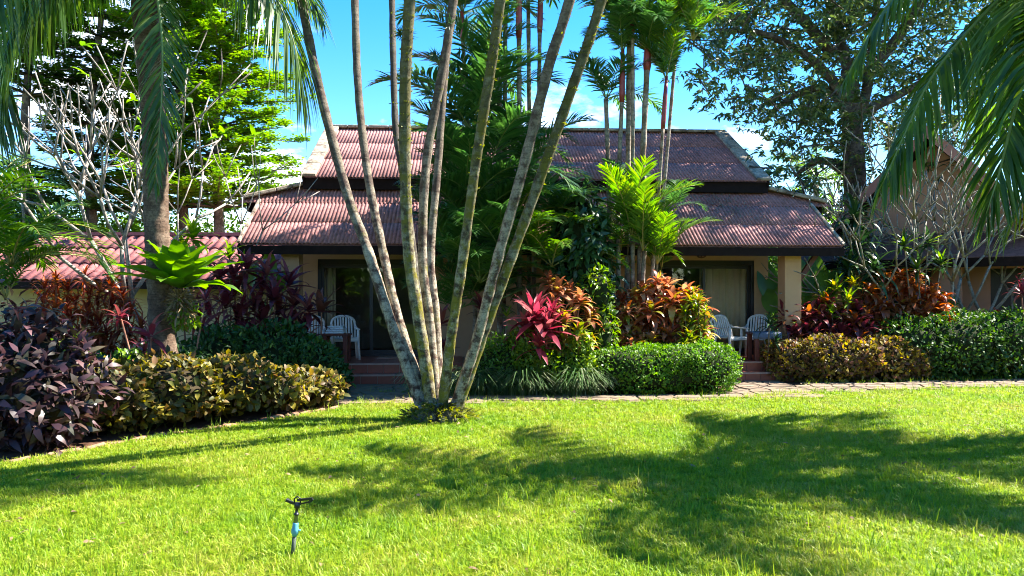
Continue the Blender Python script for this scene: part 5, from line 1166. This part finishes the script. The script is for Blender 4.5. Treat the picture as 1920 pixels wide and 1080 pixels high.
for k, (nb, h, s, le, wd) in enumerate(((22, .055, .05, .9, .006), (24, .045, .055, 1.2, .006), (18, .07, .045, .7, .0055), (20, .04, .06, 1.4, .007))):
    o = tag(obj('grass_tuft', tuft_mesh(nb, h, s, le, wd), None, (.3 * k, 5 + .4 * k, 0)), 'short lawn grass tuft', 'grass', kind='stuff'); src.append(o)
longt = tag(obj('grass_tuft', tuft_mesh(9, .17, .035, .9, .006), None, (1.2, 7.0, 0)), 'longer lawn grass tuft', 'grass', kind='stuff')
def scatter(name, P, sources, smin, smax, label):
    me = bpy.data.meshes.new(name); me.vertices.add(len(P)); me.vertices.foreach_set('co', np.asarray(P, np.float32).ravel()); me.update()
    o = tag(obj(name, me), label, 'grass', kind='stuff')
    ng = bpy.data.node_groups.new(name, 'GeometryNodeTree'); ng.interface.new_socket('Geometry', in_out='INPUT', socket_type='NodeSocketGeometry'); ng.interface.new_socket('Geometry', in_out='OUTPUT', socket_type='NodeSocketGeometry')
    gi = ng.nodes.new('NodeGroupInput'); go = ng.nodes.new('NodeGroupOutput'); ip = ng.nodes.new('GeometryNodeInstanceOnPoints'); jn = ng.nodes.new('GeometryNodeJoinGeometry')
    for s in sources:
        oi = ng.nodes.new('GeometryNodeObjectInfo'); oi.inputs['Object'].default_value = s; oi.inputs['As Instance'].default_value = True; ng.links.new(oi.outputs['Geometry'], jn.inputs[0])
    ng.links.new(gi.outputs[0], ip.inputs['Points']); ng.links.new(jn.outputs[0], ip.inputs['Instance']); ip.inputs['Pick Instance'].default_value = True
    ri = ng.nodes.new('FunctionNodeRandomValue'); ri.data_type = 'INT'; ri.inputs['Min'].default_value = 0 if False else ri.inputs['Min'].default_value
    for s_ in ri.inputs:
        if s_.name == 'Min' and s_.type == 'INT': s_.default_value = 0
        if s_.name == 'Max' and s_.type == 'INT': s_.default_value = max(0, len(sources) - 1)
    ng.links.new([x for x in ri.outputs if x.type == 'INT'][0], ip.inputs['Instance Index'])
    rv = ng.nodes.new('FunctionNodeRandomValue'); rv.data_type = 'FLOAT_VECTOR'
    vi = [x for x in rv.inputs if x.type == 'VECTOR']; vi[0].default_value = (-.25, -.25, 0); vi[1].default_value = (.25, .25, 6.283)
    ng.links.new([x for x in rv.outputs if x.type == 'VECTOR'][0], ip.inputs['Rotation'])
    rs = ng.nodes.new('FunctionNodeRandomValue'); rs.data_type = 'FLOAT'; fi = [x for x in rs.inputs if x.type == 'VALUE']; fi[0].default_value = smin; fi[1].default_value = smax; fi = None
    ng.links.new([x for x in rs.outputs if x.type == 'VALUE'][0], ip.inputs['Scale']); ng.links.new(ip.outputs[0], go.inputs[0])
    md = o.modifiers.new('scatter', 'NODES'); md.node_group = ng; return o
def lawn_points(n, ymin, margin, wpow=1.0):
    Y = ymin * (14.5 / ymin) ** rng.random(n * 2); X = rng.uniform(-1, 1, n * 2) * (.72 * Y + margin)
    lf = np.interp(X, [-30, -2.5, 2.0, 3.7, 4.9, 9.3, 16, 30], [11.2, 11.2, 11.3, 11.75, 12.4, 13.3, 14, 14.6]) + .05
    bx = np.where(Y > 5.9, np.interp(Y, [p[1] for p in BED_EDGE], [p[0] for p in BED_EDGE]), -30) + .03
    ok = (Y < lf + rng.normal(0, .05, n * 2)) & (X > bx + rng.normal(0, .03, n * 2)) & ((X + 1.0) ** 2 + (Y - 9.65) ** 2 > .3 ** 2) & ((X - sx_) ** 2 + (Y - sy_) ** 2 > .03 ** 2)
    return np.c_[X, Y, np.zeros(n * 2)][ok][:n]
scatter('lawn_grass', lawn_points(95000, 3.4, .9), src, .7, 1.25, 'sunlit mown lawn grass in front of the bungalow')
scatter('long_grass', lawn_points(900, 3.6, .8), [longt], .6, 1.15, 'longer grass blades scattered through the lawn')
E_ = []
for k in range(520):
    x = random.uniform(-2.4, 10); y = random.choice((lawn_front(x) + random.uniform(-.05, .1), path_back(x) + random.uniform(-.1, .06) if not 3.6 < x < 5.4 else lawn_front(x))); E_.append((x, y, 0))
scatter('edge_weeds', E_, [longt], .35, .9, 'wispy grass weeds along the edges of the path')
